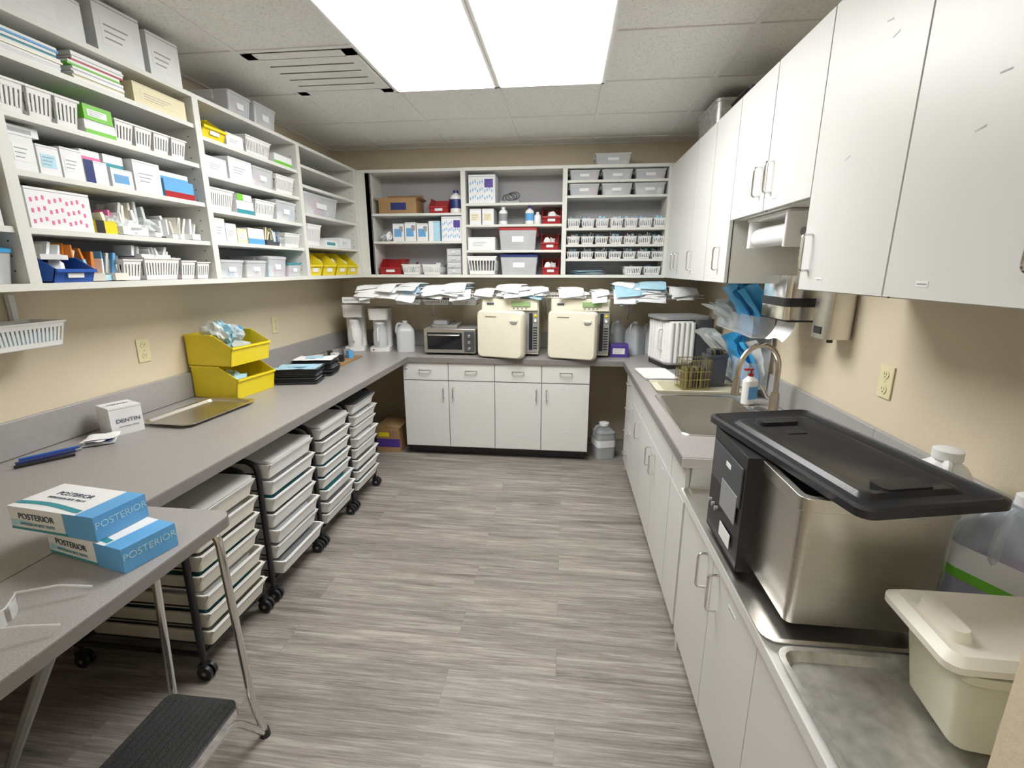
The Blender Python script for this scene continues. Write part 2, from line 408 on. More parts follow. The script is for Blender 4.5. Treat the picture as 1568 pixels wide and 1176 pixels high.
for xv in xdiv: b.box(xv-.02,xv+.02,BY,YB-.012,1.60,2.46,LAMS)
for i in range(3):
    for z in blev[i]: b.box(xdiv[i]+.02,xdiv[i+1]-.02,BY+.01,YB-.012,z-.01,z+.01,LAMS)
b.build('open_wall_shelf',bevel=.0015)

# ---------------------------------------------------------------- generic shelf goods (front = local -y at y=0)
cache={}
def g_box(w,d,h,body,lab=None,acc=None,style=0):
    b=B(); b.box(-w/2,w/2,0,d,0,h,body)
    b.box(-w/2+.001,w/2-.001,d*.48,d*.49,h,h+.0008,GREY)
    b.box(-w*.5,w*.5,-.0004,0,h*.93,h*.945,GREY)
    if lab:
        if style==0:
            b.box(-w*.38,w*.3,-.001,0,h*.25,h*.7,lab)
            for q in range(3): b.box(-w*.32,w*(.2-.08*q),-.0014,-.001,h*(.58-.12*q),h*(.61-.12*q),GREY)
        elif style==1: b.box(-w*.5,w*.5,-.001,0,h*.0,h*.35,lab); b.box(-w*.5,w*.5,0,d,h,h+.001,body)
        elif style==2:
            for k in range(10):
                for q in range(3):
                    b.box(-w*.45+w*.09*k,-w*.45+w*.09*k+w*.035,-.001,0,h*(.12+.26*q+.04*(k%3)),h*(.22+.26*q+.04*(k%3)),lab)
        elif style==3: b.box(-w*.5,-w*.1,-.001,0,0,h,lab)
    if acc: b.box(w*.1,w*.42,-.0015,0,h*.55,h*.85,acc)
    return b
def g_basket(w,d,h,mat,fill=0,seed=0,ns=None):
    b=B(); t=.003; rnd=random.Random(seed)
    b.box(-w/2,w/2,0,d,0,t,mat)
    for z0,z1 in((0,h*.22),(h*.76,h)):
        b.box(-w/2,w/2,0,t,z0,z1,mat); b.box(-w/2,w/2,d-t,d,z0,z1,mat); b.box(-w/2,-w/2+t,0,d,z0,z1,mat); b.box(w/2-t,w/2,0,d,z0,z1,mat)
    b.box(-w/2-.004,w/2+.004,-.004,0,h*.93,h,mat); b.box(-w/2-.004,-w/2,0,d,h*.93,h,mat); b.box(w/2,w/2+.004,0,d,h*.93,h,mat)
    n=ns or max(4,int(w/.016)); sw=.009
    for i in range(n+1):
        x=-w/2+(w-sw)*i/n; b.box(x,x+sw,0,t,h*.2,h*.78,mat); b.box(x,x+sw,d-t,d,h*.2,h*.78,mat)
    n2=max(4,int(d/.022))
    for i in range(n2+1):
        y=(d-sw)*i/n2; b.box(-w/2,-w/2+t,y,y+sw,h*.2,h*.78,mat); b.box(w/2-t,w/2,y,y+sw,h*.2,h*.78,mat)
    for v in b.v:
        k=.86+.14*v.z/h; v.x*=k; v.y=d/2+(v.y-d/2)*k
    if fill:
        for i in range(fill):
            x=rnd.uniform(-w*.28,w*.28); y=rnd.uniform(d*.25,d*.75); ww=rnd.uniform(.015,w*.25); hh=rnd.uniform(h*.6,h*1.25)
            m=rnd.choice([PAPER,PAPER,WHITE2,GREY,LBLUE,PBLUE,CLEARG,DGREY,PINK,TEAL])
            b.box(x-ww/2,x+ww/2,y-.01,y+.012,h*.1,hh,m,rz=rnd.uniform(-.6,.6),ry=rnd.uniform(-.15,.15))
    return b
def g_clear(w,d,h,lid=CLEARG,body=CLEARG,seed=0,n=5,cols=None):
    b=B(); rnd=random.Random(seed)
    b.loft([rrect(0,d/2,w*.88,d*.88,0,.01),rrect(0,d/2,w*.97,d*.97,h*.88,.012)],body,True,False)
    b.loft([rrect(0,d/2,w,d,h*.86,.014),rrect(0,d/2,w,d,h*.96,.014),rrect(0,d/2,w*.9,d*.9,h,.014)],lid)
    b.box(-w*.52,-w*.48,d*.35,d*.65,h*.6,h*.95,lid); b.box(w*.48,w*.52,d*.35,d*.65,h*.6,h*.95,lid)
    b.box(-w*.15,w*.15,-.001+d*.03,d*.03,h*.35,h*.6,LABEL)
    cols=cols or [PAPER,PAPER,WHITE2,LBLUE,GREY,CREAM,PBLUE,PINK]
    for i in range(n):
        ww=w*.75/n; x=-w*.37+ww*i+ww/2
        b.box(x-ww*.45,x+ww*.45,d*.12,d*.8,.004,h*rnd.uniform(.3,.75),rnd.choice(cols))
    return b
def g_bin(w,d,h,mat,fill=None,seed=0,hf=.45):
    """stacking parts bin with cut-down hopper front"""
    b=B(); t=.004; hf=h*hf
    b.box(-w/2,w/2,0,d,0,t,mat); b.box(-w/2,w/2,d-t,d,0,h,mat)
    for sx in(-1,1):
        x0=sx*w/2-(t if sx>0 else 0); x1=x0+t
        pr=[(0,0),(d,0),(d,h),(d*.35,h),(-.02,hf)]
        vs=[(x0,y,z) for y,z in pr]+[(x1,y,z) for y,z in pr]; n=5
        b.add(vs,[tuple(range(n))[::-1],tuple(range(n,2*n))]+[(i,(i+1)%n,n+(i+1)%n,n+i) for i in range(n)],mat)
        b.box(sx*w/2-.008,sx*w/2+.008,d*.35,d,h-.008,h,mat)
    b.add([(-w/2,0,0),(w/2,0,0),(w/2,-.02,hf),(-w/2,-.02,hf),(-w/2,t,0),(w/2,t,0),(w/2,-.02+t,hf),(-w/2,-.02+t,hf)],[(0,1,2,3),(7,6,5,4),(3,2,6,7),(0,3,7,4),(1,5,6,2)],mat)
    b.box(-w/2,w/2,-.028,-.014,hf-.012,hf,mat)
    if w<.25: b.box(-w*.2,w*.2,-.017,-.013,hf*.35,hf*.7,LABEL,rx=.12)
    if fill: 
        for i in range(3): b.blob((R(-w*.2,w*.2),d*(.3+.2*i),t),(w*.22,d*.16,h*.36),fill[i%len(fill)],seed+i,2,.5,3)
    return b
def g_pouches(w,d,n,seed=0,cols=None,step=.006,jit=.25,tilt=0,edge=None):
    """stack of pillow-like pouches; past `edge` (local y) the fronts sag over the shelf lip"""
    b=B(); rnd=random.Random(seed); cols=cols or [PAPER,PAPER,PAPER,PBLUE,PAPER,WHITE2]
    for i in range(n):
        rz=rnd.uniform(-jit,jit); ox=rnd.uniform(-w*.10,w*.10); oy=rnd.uniform(-d*.07,d*.07); z=.001+i*step; ww=w*rnd.uniform(.7,1); dd=d*rnd.uniform(.8,1); sd=rnd.uniform(0,50); m=rnd.choice(cols); tl=rnd.uniform(-tilt,tilt)
        def top(u,v,zz=z,up=1):
            x=(u-.5)*ww; y=(v-.5)*dd
            e=min(1,min(u,1-u,v,1-v)*7)**.5
            X=ox+x*math.cos(rz)-y*math.sin(rz); Y=d/2+oy+x*math.sin(rz)+y*math.cos(rz)
            h=zz+step*.5+(step*.55*e*up)+.004*noise.noise(Vector((u*3,v*3,sd)))*(i>0)+tl*(u)*(i>0)
            h=max(.0008,h)
            if edge is not None: h-=max(0,edge-Y)*(.75+.25*math.sin(sd))
            return (X,Y,h)
        b.grid(lambda u,v:top(u,v),8,10,m); b.grid(lambda u,v:top(u,v,z,-1),8,10,m)
    return b
def g_bags(w,d,h,cols,seed=0,n=4,sub=3):
    b=B(); rnd=random.Random(seed)
    for i in range(n):
        b.blob((-w/2+w*(i+.5)/n,d*rnd.uniform(.35,.6),0),(w/n*.55,d*.36,h*rnd.uniform(.28,.42)),cols[i%len(cols)],seed+i,sub,.55,2.6)
    return b
def g_packs(w,d,h,cols,seed=0,n=9):
    """heap of small flat packets leaning on each other"""
    b=B(); rnd=random.Random(seed)
    for i in range(n):
        x=-w/2+w*(i+.5)/n; a=rnd.uniform(-.5,.5); hh=h*rnd.uniform(.55,1)
        b.box(x-.005,x+.005,d*.15+rnd.uniform(0,.03),d*.15+d*rnd.uniform(.4,.75),.012,hh,cols[rnd.randrange(len(cols))],ry=a*.7,rz=rnd.uniform(-.4,.4))
    for i in range(n//2):
        x=rnd.uniform(-w*.4,w*.4); b.box(x-.03,x+.03,rnd.uniform(-.0,.03),rnd.uniform(.05,.09),.003,.012+h*.2*rnd.random(),cols[rnd.randrange(len(cols))],rz=rnd.uniform(-.5,.5))
    return b
def g_bottle(r,h,mat,cap,lab=None):
    b=B(); b.lathe((0,r,0),[(r*.9,0),(r,.004),(r,h*.68),(r*.85,h*.76),(r*.38,h*.84),(r*.38,h*.88)],mat)
    b.lathe((0,r,0),[(r*.45,h*.87),(r*.45,h*.98),(r*.38,h)],cap)
    if lab: b.lathe((0,r,0),[(r*1.01,h*.2),(r*1.01,h*.6)],lab,caps=False)
    return b
def key(name,fn,args,kw):
    k=(name,)+tuple(str(a) for a in args)+tuple(sorted((a,str(c)) for a,c in kw.items()))
    if k not in cache: cache[k]=fn(*args,**kw).mesh(name, fn not in (g_bags,))
    return cache[k]
def LS(name,fn,y,z,*args,dx=0,rz=0,bevel=0,up=0,**kw):
    return put(key(name,fn,args,kw),name,(LX-.022-dx,y,z+.0105+up),math.pi/2+rz,bevel)
def BS(name,fn,x,z,*args,dy=0,rz=0,bevel=0,up=0,**kw):
    return put(key(name,fn,args,kw),name,(x,BY+.025+dy,z+.0105+up),rz,bevel)
BT=1.59
# --- left bay 0
LS('clear_storage_bin',g_clear,1.36,BT,.22,.28,.12,lid=CLEARB,seed=1); LS('clear_storage_bin',g_clear,1.1,BT,.22,.28,.12,seed=2)
for z in (1.78,1.97,2.155):
    LS('carton_box',g_box,1.38,z,.16,.2,.11,WHITE2,LBLUE); LS('carton_box',g_box,1.18,z,.18,.2,.12,WHITE2,TEAL,style=1); LS('carton_box',g_box,.9,z,.25,.25,.13,WHITE2)
# --- left bay 1
z=2.34
def bookstack(y,z,n,w,cols,dx=0,seed=3):
    b=B(); rnd=random.Random(seed); h=.0175
    for i in range(n):
        o=rnd.uniform(-.01,.01); m=cols[i%len(cols)]
        b.box(-w/2+o,w/2+o,0+rnd.uniform(0,.01),.24,i*h,i*h+h*.4,m); b.box(-w/2+o+.003,w/2+o-.003,.004,.238,i*h+h*.4,i*h+h*.92,PAPER)
    b.build('stacked_flat_cartons',(LX-.03-dx,y,z+.0105),math.pi/2)
bookstack(1.66,z,5,.25,[LBLUE,WHITE2,CREAM,TEAL]); bookstack(1.93,z,6,.22,[GREEN,YCARD,WHITE2,GREEN,RED,WHITE2],seed=5)
LS('carton_box',g_box,2.22,z,.29,.26,.085,YCARD,YCARD,bevel=.002)
z=2.155
for i,y in enumerate((1.575,1.67,1.765)): LS('plastic_basket',g_basket,y,z,.086,.24,.105,WHITE,fill=4,seed=i%3)
LS('carton_box',g_box,1.885,z,.13,.22,.05,WHITE2,GREEN,style=1); LS('carton_box',g_box,1.885,z,.12,.2,.055,GREEN,WHITE2,up=.053)
for i,y in enumerate((2.0,2.095,2.19,2.29)): LS('plastic_basket',g_basket,y,z,.088,.24,.09,WHITE,fill=5,seed=i%3)
z=1.97
for y,w,h,m,l,st in((1.57,.08,.12,WHITE2,LABEL,0),(1.655,.075,.10,WHITE2,PBLUE,0),(1.74,.08,.11,WHITE2,LABEL,0),(1.832,.095,.085,WHITE2,NAVY,3),(1.945,.10,.075,WHITE2,LBLUE,0),(2.075,.14,.13,WHITE2,LABEL,0),(2.25,.18,.08,LBLUE,RED,1)):
    LS('carton_box',g_box,y,z,w,.2,h,m,l,style=st,bevel=.0015)
LS('carton_box',g_box,2.25,z,.17,.16,.03,WHITE2,LBLUE,style=1,up=.084,dx=.02)
LS('carton_box',g_box,1.60,z,.12,.16,.03,WHITE2,GREY,up=.122,dx=.03)
LS('carton_box',g_box,1.945,z,.09,.16,.05,WHITE2,TEAL,style=1,up=.078,dx=.03); LS('carton_box',g_box,1.835,z,.08,.16,.035,WHITE2,PINK,style=1,up=.088,dx=.02)
z=1.78
LS('carton_box',g_box,1.66,z,.23,.2,.14,WHITE2,PINK,style=2,bevel=.0015); LS('carton_box',g_box,1.83,z,.09,.12,.05,YEL,BLACK,style=3); LS('carton_box',g_box,1.84,z,.08,.08,.12,WHITE2,GREY,dx=.14)
LS('wrapped_supplies_pile',g_packs,2.0,z,.24,.22,.15,[PAPER,WHITE2,BAG,CREAMP,PINK],seed=4,n=12); LS('wrapped_supplies_pile',g_packs,2.26,z,.24,.22,.11,[PAPER,WHITE2,BAG,CREAMP,PAPER],seed=9,n=10)
LS('wrapped_supplies_pile',g_bags,1.99,z,.24,.14,.11,[BAG,PAPER],seed=6,n=3,dx=-.0)
z=BT
LS('parts_bin',g_bin,1.65,z,.15,.24,.11,BLUE,fill=[PAPER,CREAMP,BAG]); LS('wrapped_supplies_pile',g_packs,1.65,z,.13,.2,.07,[PAPER,CREAMP,ORNG,PAPER],seed=33,n=6,up=.08)
LS('wrapped_supplies_pile',g_packs,1.81,z,.15,.22,.15,[LBLUE,PAPER,ORNG,PBLUE,CREAMP],seed=14,n=9); LS('plastic_basket',g_basket,1.92,z,.09,.24,.09,WHITE,fill=5,seed=2)
LS('plastic_basket',g_basket,2.08,z,.20,.24,.10,WHITE,fill=9,seed=1); LS('plastic_basket',g_basket,2.235,z,.09,.24,.09,WHITE,fill=5,seed=2); LS('plastic_basket',g_basket,2.335,z,.085,.24,.085,WHITE,fill=4,seed=0)
LS('wrapped_supplies_pile',g_packs,2.07,z,.2,.18,.06,[PAPER,WHITE2,BAG],seed=24,n=8,up=.095)
# --- left bay 2
LS('parts_bin',g_bin,2.53,2.30,.17,.24,.12,YEL,fill=[PAPER]); LS('carton_box',g_box,2.71,2.30,.14,.2,.07,WHITE2,LABEL); LS('plastic_basket',g_basket,2.93,2.30,.24,.24,.10,WHITE,fill=8,seed=3); LS('carton_box',g_box,3.18,2.30,.2,.2,.06,WHITE2,GREEN,style=1)
LS('carton_box',g_box,2.53,2.125,.16,.2,.09,WHITE2,LABEL); LS('carton_box',g_box,2.73,2.125,.2,.22,.12,WHITE2,LABEL); LS('clear_storage_bin',g_clear,2.95,2.125,.21,.26,.12,seed=4); LS('plastic_basket',g_basket,3.18,2.125,.21,.26,.11,WHITE,fill=8,seed=5)
LS('plastic_basket',g_basket,2.54,1.95,.20,.26,.11,WHITE,fill=9,seed=5); LS('carton_box',g_box,2.73,1.95,.15,.2,.07,WHITE2,TEAL,style=1); LS('carton_box',g_box,2.73,1.95,.13,.18,.035,WHITE2,GREEN,style=3,up=.073); LS('plastic_basket',g_basket,2.93,1.95,.20,.26,.10,WHITE,fill=8,seed=6); LS('clear_storage_bin',g_clear,3.17,1.95,.23,.26,.13,seed=7)
for i,y in enumerate((2.49,2.58,2.67)): LS('carton_box',g_box,y,1.785,.085,.2,.12-.02*i,[CREAMP,WHITE2,YCARD][i],WHITE2)
LS('carton_box',g_box,2.80,1.785,.15,.2,.09,WHITE2,LBLUE,style=1); LS('wrapped_supplies_pile',g_packs,2.98,1.785,.18,.2,.12,[DGREY,PAPER,BAG,YCARD],seed=31,n=9); LS('plastic_basket',g_basket,3.2,1.785,.19,.24,.09,WHITE,fill=7,seed=4)
LS('clear_storage_bin',g_clear,2.56,BT,.2,.28,.10,seed=8); LS('clear_storage_bin',g_clear,2.78,BT,.2,.28,.10,seed=9); LS('clear_storage_bin',g_clear,3.0,BT,.2,.28,.13,seed=10); LS('clear_storage_bin',g_clear,3.2,BT,.16,.28,.09,lid=TEAL,seed=11)
# --- left bay 3
LS('clear_storage_bin',g_clear,3.66,2.03,.52,.28,.155,seed=12,n=7); 
LS('plastic_basket',g_basket,3.50,1.81,.2,.26,.15,WHITE,fill=7,seed=6); LS('carton_box',g_box,3.75,1.81,.2,.2,.05,WHITE2,TEAL); LS('carton_box',g_box,4.0,1.81,.2,.2,.08,WHITE2,LABEL)
for y in(3.47,3.69,3.91,4.11): LS('parts_bin',g_bin,y,BT,.195,.24,.175,YEL,fill=[PAPER,BAG],seed=int(y*7),dx=.02)
# on top of left shelf
def LT(name,fn,y,*args,dx=.03,rz=0,bevel=.002,**kw): return put(key(name,fn,args,kw),name,(LX-dx,y,2.492),math.pi/2+rz,bevel)
LT('carton_box',g_box,1.63,.56,.28,.15,WHITE2,LABEL,rz=.03); LT('carton_box',g_box,2.06,.20,.24,.20,WHITE2,LABEL,rz=-.08); LT('carton_box',g_box,2.29,.17,.22,.19,WHITE2,LABEL,rz=-.05)
LT('clear_storage_bin',g_clear,2.82,.2,.28,.13,lid=CLEARG,seed=21,bevel=0); LT('clear_storage_bin',g_clear,3.06,.22,.28,.14,lid=CLEARG,seed=22,bevel=0)
# --- back bay A
b=B(); w,d,h=.34,.24,.13
b.tub(0,d/2,w,d,0,h,.002,.004,BROWN,taper=1)
b.box(-w/2-.04,-w/2,0,d,h-.004,h,BROWN,ry=.5); b.box(w/2,w/2+.03,0,d,h-.004,h,BROWN,ry=-.6); b.box(-w/2,w/2,d-.004,d,h,h+.05,BROWN); b.box(-.06,.08,-.001,0,.03,.09,NAVY)
b.build('open_cardboard_carton',(-1.50,BY+.03,2.127))
BS('parts_bin',g_bin,-1.13,2.115,.17,.2,.13,RED,dy=.03); BS('plastic_bottle',g_bottle,-.98,2.115,.052,.19,WHITE,NAVY,lab=NAVY)
for x,h in((-1.5,.15),(-1.39,.16),(-1.28,.15)): BS('carton_box',g_box,x,1.88,.1,.2,h,WHITE2,LBLUE,acc=GREY,bevel=.0015)
BS('wrapped_supplies_pile',g_bags,-1.63,1.88,.1,.2,.10,[BAG,PAPER],seed=41,n=2)
BS('carton_box',g_box,-1.17,1.88,.1,.2,.17,PBLUE,LABEL,style=3); BS('carton_box',g_box,-1.015,1.88,.18,.2,.205,WHITE2,LBLUE,style=2,acc=PURP,bevel=.0015)
BS('parts_bin',g_bin,-1.6,BT,.2,.22,.14,RED,dy=.03); BS('plastic_basket',g_basket,-1.40,BT,.17,.24,.09,WHITE,fill=7,seed=3); BS('plastic_basket',g_basket,-1.21,BT,.17,.24,.09,WHITE,fill=7,seed=2)
def g_drawers(w,d,n,hh):
    b=B()
    b.box(-w/2,-w/2+.004,0,d,0,n*hh,CLEARG); b.box(w/2-.004,w/2,0,d,0,n*hh,CLEARG); b.box(-w/2,w/2,d-.004,d,0,n*hh,CLEARG)
    for i in range(n):
        b.box(-w/2,w/2,0,d,i*hh,i*hh+.004,WHITE); b.box(-w/2+.006,w/2-.006,0,.006,i*hh+.008,(i+1)*hh-.004,CLEARG); b.box(-.015,.015,-.01,0,i*hh+hh*.45,i*hh+hh*.6,WHITE)
    b.box(-w/2,w/2,0,d,n*hh,n*hh+.004,WHITE); return b
BS('small_drawer_tower',g_drawers,-1.0,BT,.13,.2,4,.055)
# --- back bay B
BS('carton_box',g_box,-.74,2.19,.23,.2,.23,WHITE2,LBLUE,style=2,acc=PURP,bevel=.0015)
b=B(); 
for i in range(6): b.tube([(.05*math.cos(a)+.012*i-.03,.06+.03*math.sin(a),.045+.035*math.sin(a*1.0)+.004*i) for a in [k*math.pi/8 for k in range(17)]],.003,BLACK if i%2 else CHROME,6)
b.box(-.09,.08,.02,.10,0,.02,GREY); b.build('coiled_cable_set',(-.50,BY+.04,2.202))
BS('carton_box',g_box,-.80,2.015,.1,.2,.13,WHITE2,YCARD); BS('carton_box',g_box,-.69,2.015,.1,.2,.13,WHITE2,YCARD)
BS('plastic_bottle',g_bottle,-.56,2.015,.038,.15,WHITE,WHITE,lab=GREY); BS('plastic_bottle',g_bottle,-.33,2.015,.038,.15,WHITE,PURP,lab=LBLUE); BS('plastic_bottle',g_bottle,-.26,2.015,.03,.10,WHITE,WHITE)
BS('parts_bin',g_bin,-.14,2.015,.16,.2,.14,RED,fill=[PAPER],dy=.03)
BS('carton_box',g_box,-.75,1.80,.24,.22,.11,WHITE2,LABEL,bevel=.002); BS('clear_storage_bin',g_clear,-.43,1.80,.34,.24,.195,lid=RED,seed=3,n=6,cols=[DGREY,GREY,BLACK]); BS('parts_bin',g_bin,-.15,1.80,.15,.2,.14,RED,fill=[PAPER],dy=.03)
BS('plastic_basket',g_basket,-.75,BT,.26,.24,.16,WHITE,ns=9); BS('clear_storage_bin',g_clear,-.42,BT,.34,.24,.175,lid=NAVY,seed=4,n=6,cols=[DGREY,GREY,BLACK]); BS('parts_bin',g_bin,-.14,BT,.15,.2,.14,RED,fill=[PAPER],dy=.03)
# --- back bay C
for i in range(3):
    x=.13+i*.27
    BS('clear_storage_bin',g_clear,x,2.36,.255,.24,.082,seed=i+30,n=5); BS('clear_storage_bin',g_clear,x,2.24,.255,.24,.095,seed=i+33,n=5)
def tools(b0,w,d,h,seed):
    rnd=random.Random(seed)
    for k in range(7):
        x=rnd.uniform(-w*.3,w*.3); y=rnd.uniform(d*.2,d*.6); b0.cyl((x,y,.01),(x+rnd.uniform(-.03,.03),y+rnd.uniform(-.02,.03),h+rnd.uniform(.01,.035)),.003,rnd.choice([CHROME,PAPER,LBLUE,CHROME]),n=6)
        if k%2: b0.box(x-.012,x+.012,y,y+.004,h*.6,h+rnd.uniform(.01,.03),rnd.choice([PAPER,PBLUE]),rz=rnd.uniform(-.5,.5),ry=rnd.uniform(-.3,.3))
def g_tbasket(w,d,h,seed):
    b0=g_basket(w,d,h,WHITE,0); tools(b0,w,d,h,seed); return b0
for r,(z,h,n) in enumerate(((1.98,.075,7),(1.845,.065,7),(1.725,.06,7))):
    for i in range(n):
        BS('instrument_basket',g_tbasket,.052+i*.120,z,.108,.22,h,(i*3+r)%4)
BS('sterile_pouch_stack',g_pouches,.2,BT,.3,.22,6,seed=3,cols=[PAPER,PBLUE,DGREY]); BS('plastic_basket',g_basket,.57,BT,.15,.22,.07,WHITE,fill=6,seed=1); BS('plastic_basket',g_basket,.73,BT,.14,.22,.07,WHITE,fill=6,seed=4)
put(key('clear_storage_bin',g_clear,(.3,.24,.09),{'seed':50}),'clear_storage_bin',(.36,BY+.02,2.487))
# on right cabinets
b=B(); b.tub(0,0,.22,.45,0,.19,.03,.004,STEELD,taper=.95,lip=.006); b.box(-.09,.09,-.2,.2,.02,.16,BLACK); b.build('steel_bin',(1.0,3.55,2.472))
b=B(); b.tub(0,0,.2,.3,0,.1,.02,.006,BLACK,taper=.95,lip=.008); b.build('black_tray_bin',(1.02,3.0,2.472))

# ---------------------------------------------------------------- wire shelf and pouches
b=B(); y0,y1,z=4.06,4.42,1.445; wx0,wx1=-1.84,1.12
for k in range(int((wx1-wx0)/.026)):
    x=wx0+k*.026; b.box(x,x+.0035,y0,y1,z,z+.0035,WHITE); b.box(x,x+.0035,y0-.001,y0+.0025,z-.03,z,WHITE)
for yy,zz in((y0,z-.004),(y0,z-.030),(y1,z-.004),((y0+y1)/2,z-.004)): b.cyl((wx0,yy,zz),(wx1,yy,zz),.0035,WHITE,n=6)
for x in(-1.28,-.178,.58): b.tube([(x,y1,z-.01),(x,YB-.004,z-.01),(x,YB-.004,z-.25),(x,y0+.03,z-.012)],.005,WHITE,6)
b.build('wire_shelf')
xs=[(-1.72,.22,5),(-1.52,.20,6),(-1.33,.19,7),(-1.14,.20,5),(-.93,.22,7),(-.68,.18,3),(-.45,.25,6),(-.24,.16,4),(.04,.25,4),(.28,.14,2),(.50,.22,8),(.70,.22,8),(.93,.22,5)]
for i,(x,w,n) in enumerate(xs):
    g_pouches(w,.36,n,seed=i+60,step=.0115,tilt=.010,jit=.22,edge=.085,cols=[PAPER,PAPER,WHITE2,PAPER,PBLUE if i%3 else PAPER]).build('sterile_pouch_stack',(x,3.965,z+.0045))
# sign and hanging baskets
b=B(); b.box(-.12,.12,0,.004,0,.05,LABEL); o=b.build('shelf_label_sign',(-1.82,4.00,1.36),rz=.1); text('CLEAN INSTRUMENT TRAYS',.017,(0,-.0008,.025),(math.pi/2,0,0),INKD,o)
for x in(-1.38,-1.13,-.88):
    b=g_basket(.235,.2,.045,WHITE,fill=0); 
    b.grid(lambda u,v:((u-.5)*.2,.02+v*.16,.034+.012*math.sin(u*6+v*3)),6,4,PAPER); b.grid(lambda u,v:((u-.5)*.17,.03+v*.13,.042+.01*math.sin(u*5+v*4+2)),6,4,PBLUE)
    for sx in(-.1,.1): b.box(sx-.002,sx+.002,.005,.009,.03,.066,WHITE)
    b.build('hanging_wire_basket',(x,4.08,1.344))

# ---------------------------------------------------------------- back counter appliances
Z=.911
def autoclave(x):
    b=B(); w,d,h=.50,.46,.495
    b.box(-w/2+.01,w/2,0,d,.02,h,CREAM)
    for sx in(-.2,.2):
        for yy in(.04,.4): b.cyl((sx,yy,0),(sx,yy,.022),.018,BLACK)
    b.box(-w/2+.02,w/2-.01,-.022,.0,h-.10,h-.005,CREAM,rx=-.12)
    b.box(.02,.18,-.032,-.022,h-.065,h-.025,LCD,rx=-.12); b.box(-.19,-.13,-.032,-.022,h-.05,h-.035,INKD,rx=-.12)
    for k in range(4): b.cyl((.04+k*.035,-.03,h-.082),(.04+k*.035,-.022,h-.08),.007,GREY,n=10)
    b.box(.165,.245,-.012,0,.04,h-.11,GREY); b.box(.17,.20,-.016,-.01,.06,h-.12,BLACK)
    for k in range(9): b.box(.205,.24,-.016,-.01,.07+k*.022,.08+k*.022,BLACK)
    b.cyl((.222,-.02,.31),(.222,-.008,.31),.016,CHROME); b.cyl((.222,-.022,.31),(.222,-.019,.31),.012,LABEL)
    b.add([(.205,-.017,.345),(.24,-.017,.345),(.222,-.017,.375),(.205,-.012,.345),(.24,-.012,.345),(.222,-.012,.375)],[(0,1,2),(3,5,4),(0,3,4,1),(1,4,5,2),(2,5,3,0)],YEL)
    k=len(b.v); dw,dh=.41,.40
    secs=[]
    for t,(dy,s) in enumerate(((0,.98),(-.05,1),(-.075,.985),(-.095,.93))):
        secs.append([(p[0],dy-.0+.012*math.cos(p[1]/dh*2.4)*-1*(t>1),p[1]) for p in [(q[0],q[1]) for q in rrect(0,0,dw*s,dh*s,0,.035,5)]])
    b.loft(secs,CREAM)
    b.box(.10,.165,-.115,-.10,.115,.13,CREAMP); b.box(.11,.155,-.112,-.1,.10,.115,GREY); b.box(-.12,-.02,-.1075,-.102,.15,.155,GREY)
    M4=Matrix.Translation((-.245,-.02,.205))@Matrix.Rotation(-.24,4,'Z')@Matrix.Translation((.205,0,0)); b.xf(k,M4)
    b.box(-w/2+.0,w/2-.09,-.012,0,.02,.40,GREY)
    b.build('tabletop_autoclave',(x,4.04,Z),bevel=.004)
autoclave(-.475); autoclave(.12)
# toaster style sterilizer
b=B(); w,d,h=.46,.34,.23
b.box(-w/2,w/2,0,d,.02,h,GREY); b.box(-w/2,w/2,-.012,0,.02,h,STEEL); b.box(-w/2+.03,w/2-.12,-.018,-.012,.05,h-.03,GLASSD); b.box(w/2-.1,w/2-.01,-.017,-.012,.03,h-.02,DGREY)
for k in range(3): b.cyl((w/2-.055,-.03,.06+.055*k),(w/2-.055,-.016,.06+.055*k),.014,STEEL)
b.tube(fil([(-w/2+.05,-.018,h-.05),(-w/2+.05,-.045,h-.05),(w/2-.14,-.045,h-.05),(w/2-.14,-.018,h-.05)],.012,3),.006,STEEL)
for sx in(-.2,.2): b.cyl((sx,.03,0),(sx,.03,.02),.015,BLACK); b.cyl((sx,.3,0),(sx,.3,.02),.015,BLACK)
b.build('toaster_oven_sterilizer',(-1.0,4.03,Z),bevel=.004)
b=B(); b.tub(0,.08,.24,.15,0,.03,.01,.003,STEEL,taper=.92,lip=.004); 
for k in range(5): b.cyl((-.09+k*.04,.03,.03),(-.07+k*.045,.14,.045),.006,[DGREY,CHROME,BLACK][k%3],n=8)
b.box(-.1,.02,.02,.13,.03,.06,GREY)
b.build('instrument_tray',(-1.06,4.08,Z+.232))
def jug(name,x,y,z,w=.15,d=.15,h=.25,body=CLEAR,liq=WATER,cap=LBLUE,fill=.6,lab=None,acc=None,rz=0,capr=.022,l0=.16,l1=.5,a0=.2,a1=.27):
    b=B()
    S=[(1,0),(1.0,.03),(1,.62),(.93,.72),(.65,.84),(.30,.91),(.30,.93)]
    b.loft([rrect(0,0,w*s,d*s,h*t,.035*s,5) for s,t in S],body)
    if liq: b.loft([rrect(0,0,w*.95,d*.95,.004,.032,5),rrect(0,0,w*.95,d*.95,h*fill,.032,5)],liq)
    b.lathe((0,0,h*.92),[(capr,0),(capr,h*.07),(capr*.8,h*.08)],cap)
    b.tube(fil([(-w*.1,0,h*.88),(-w*.42,0,h*.93),(-w*.52,0,h*.66),(-w*.44,0,h*.55)],.03,4),.011,body,8)
    if lab:
        b.loft([rrect(0,0,w*1.01,d*1.01,h*l0,.035,5),rrect(0,0,w*1.01,d*1.01,h*l1,.035,5)],lab,False,False)
    if acc: b.loft([rrect(0,0,w*1.015,d*1.015,h*a0,.035,5),rrect(0,0,w*1.015,d*1.015,h*a1,.035,5)],acc,False,False)
    return b.build(name,(x,y,z),rz)
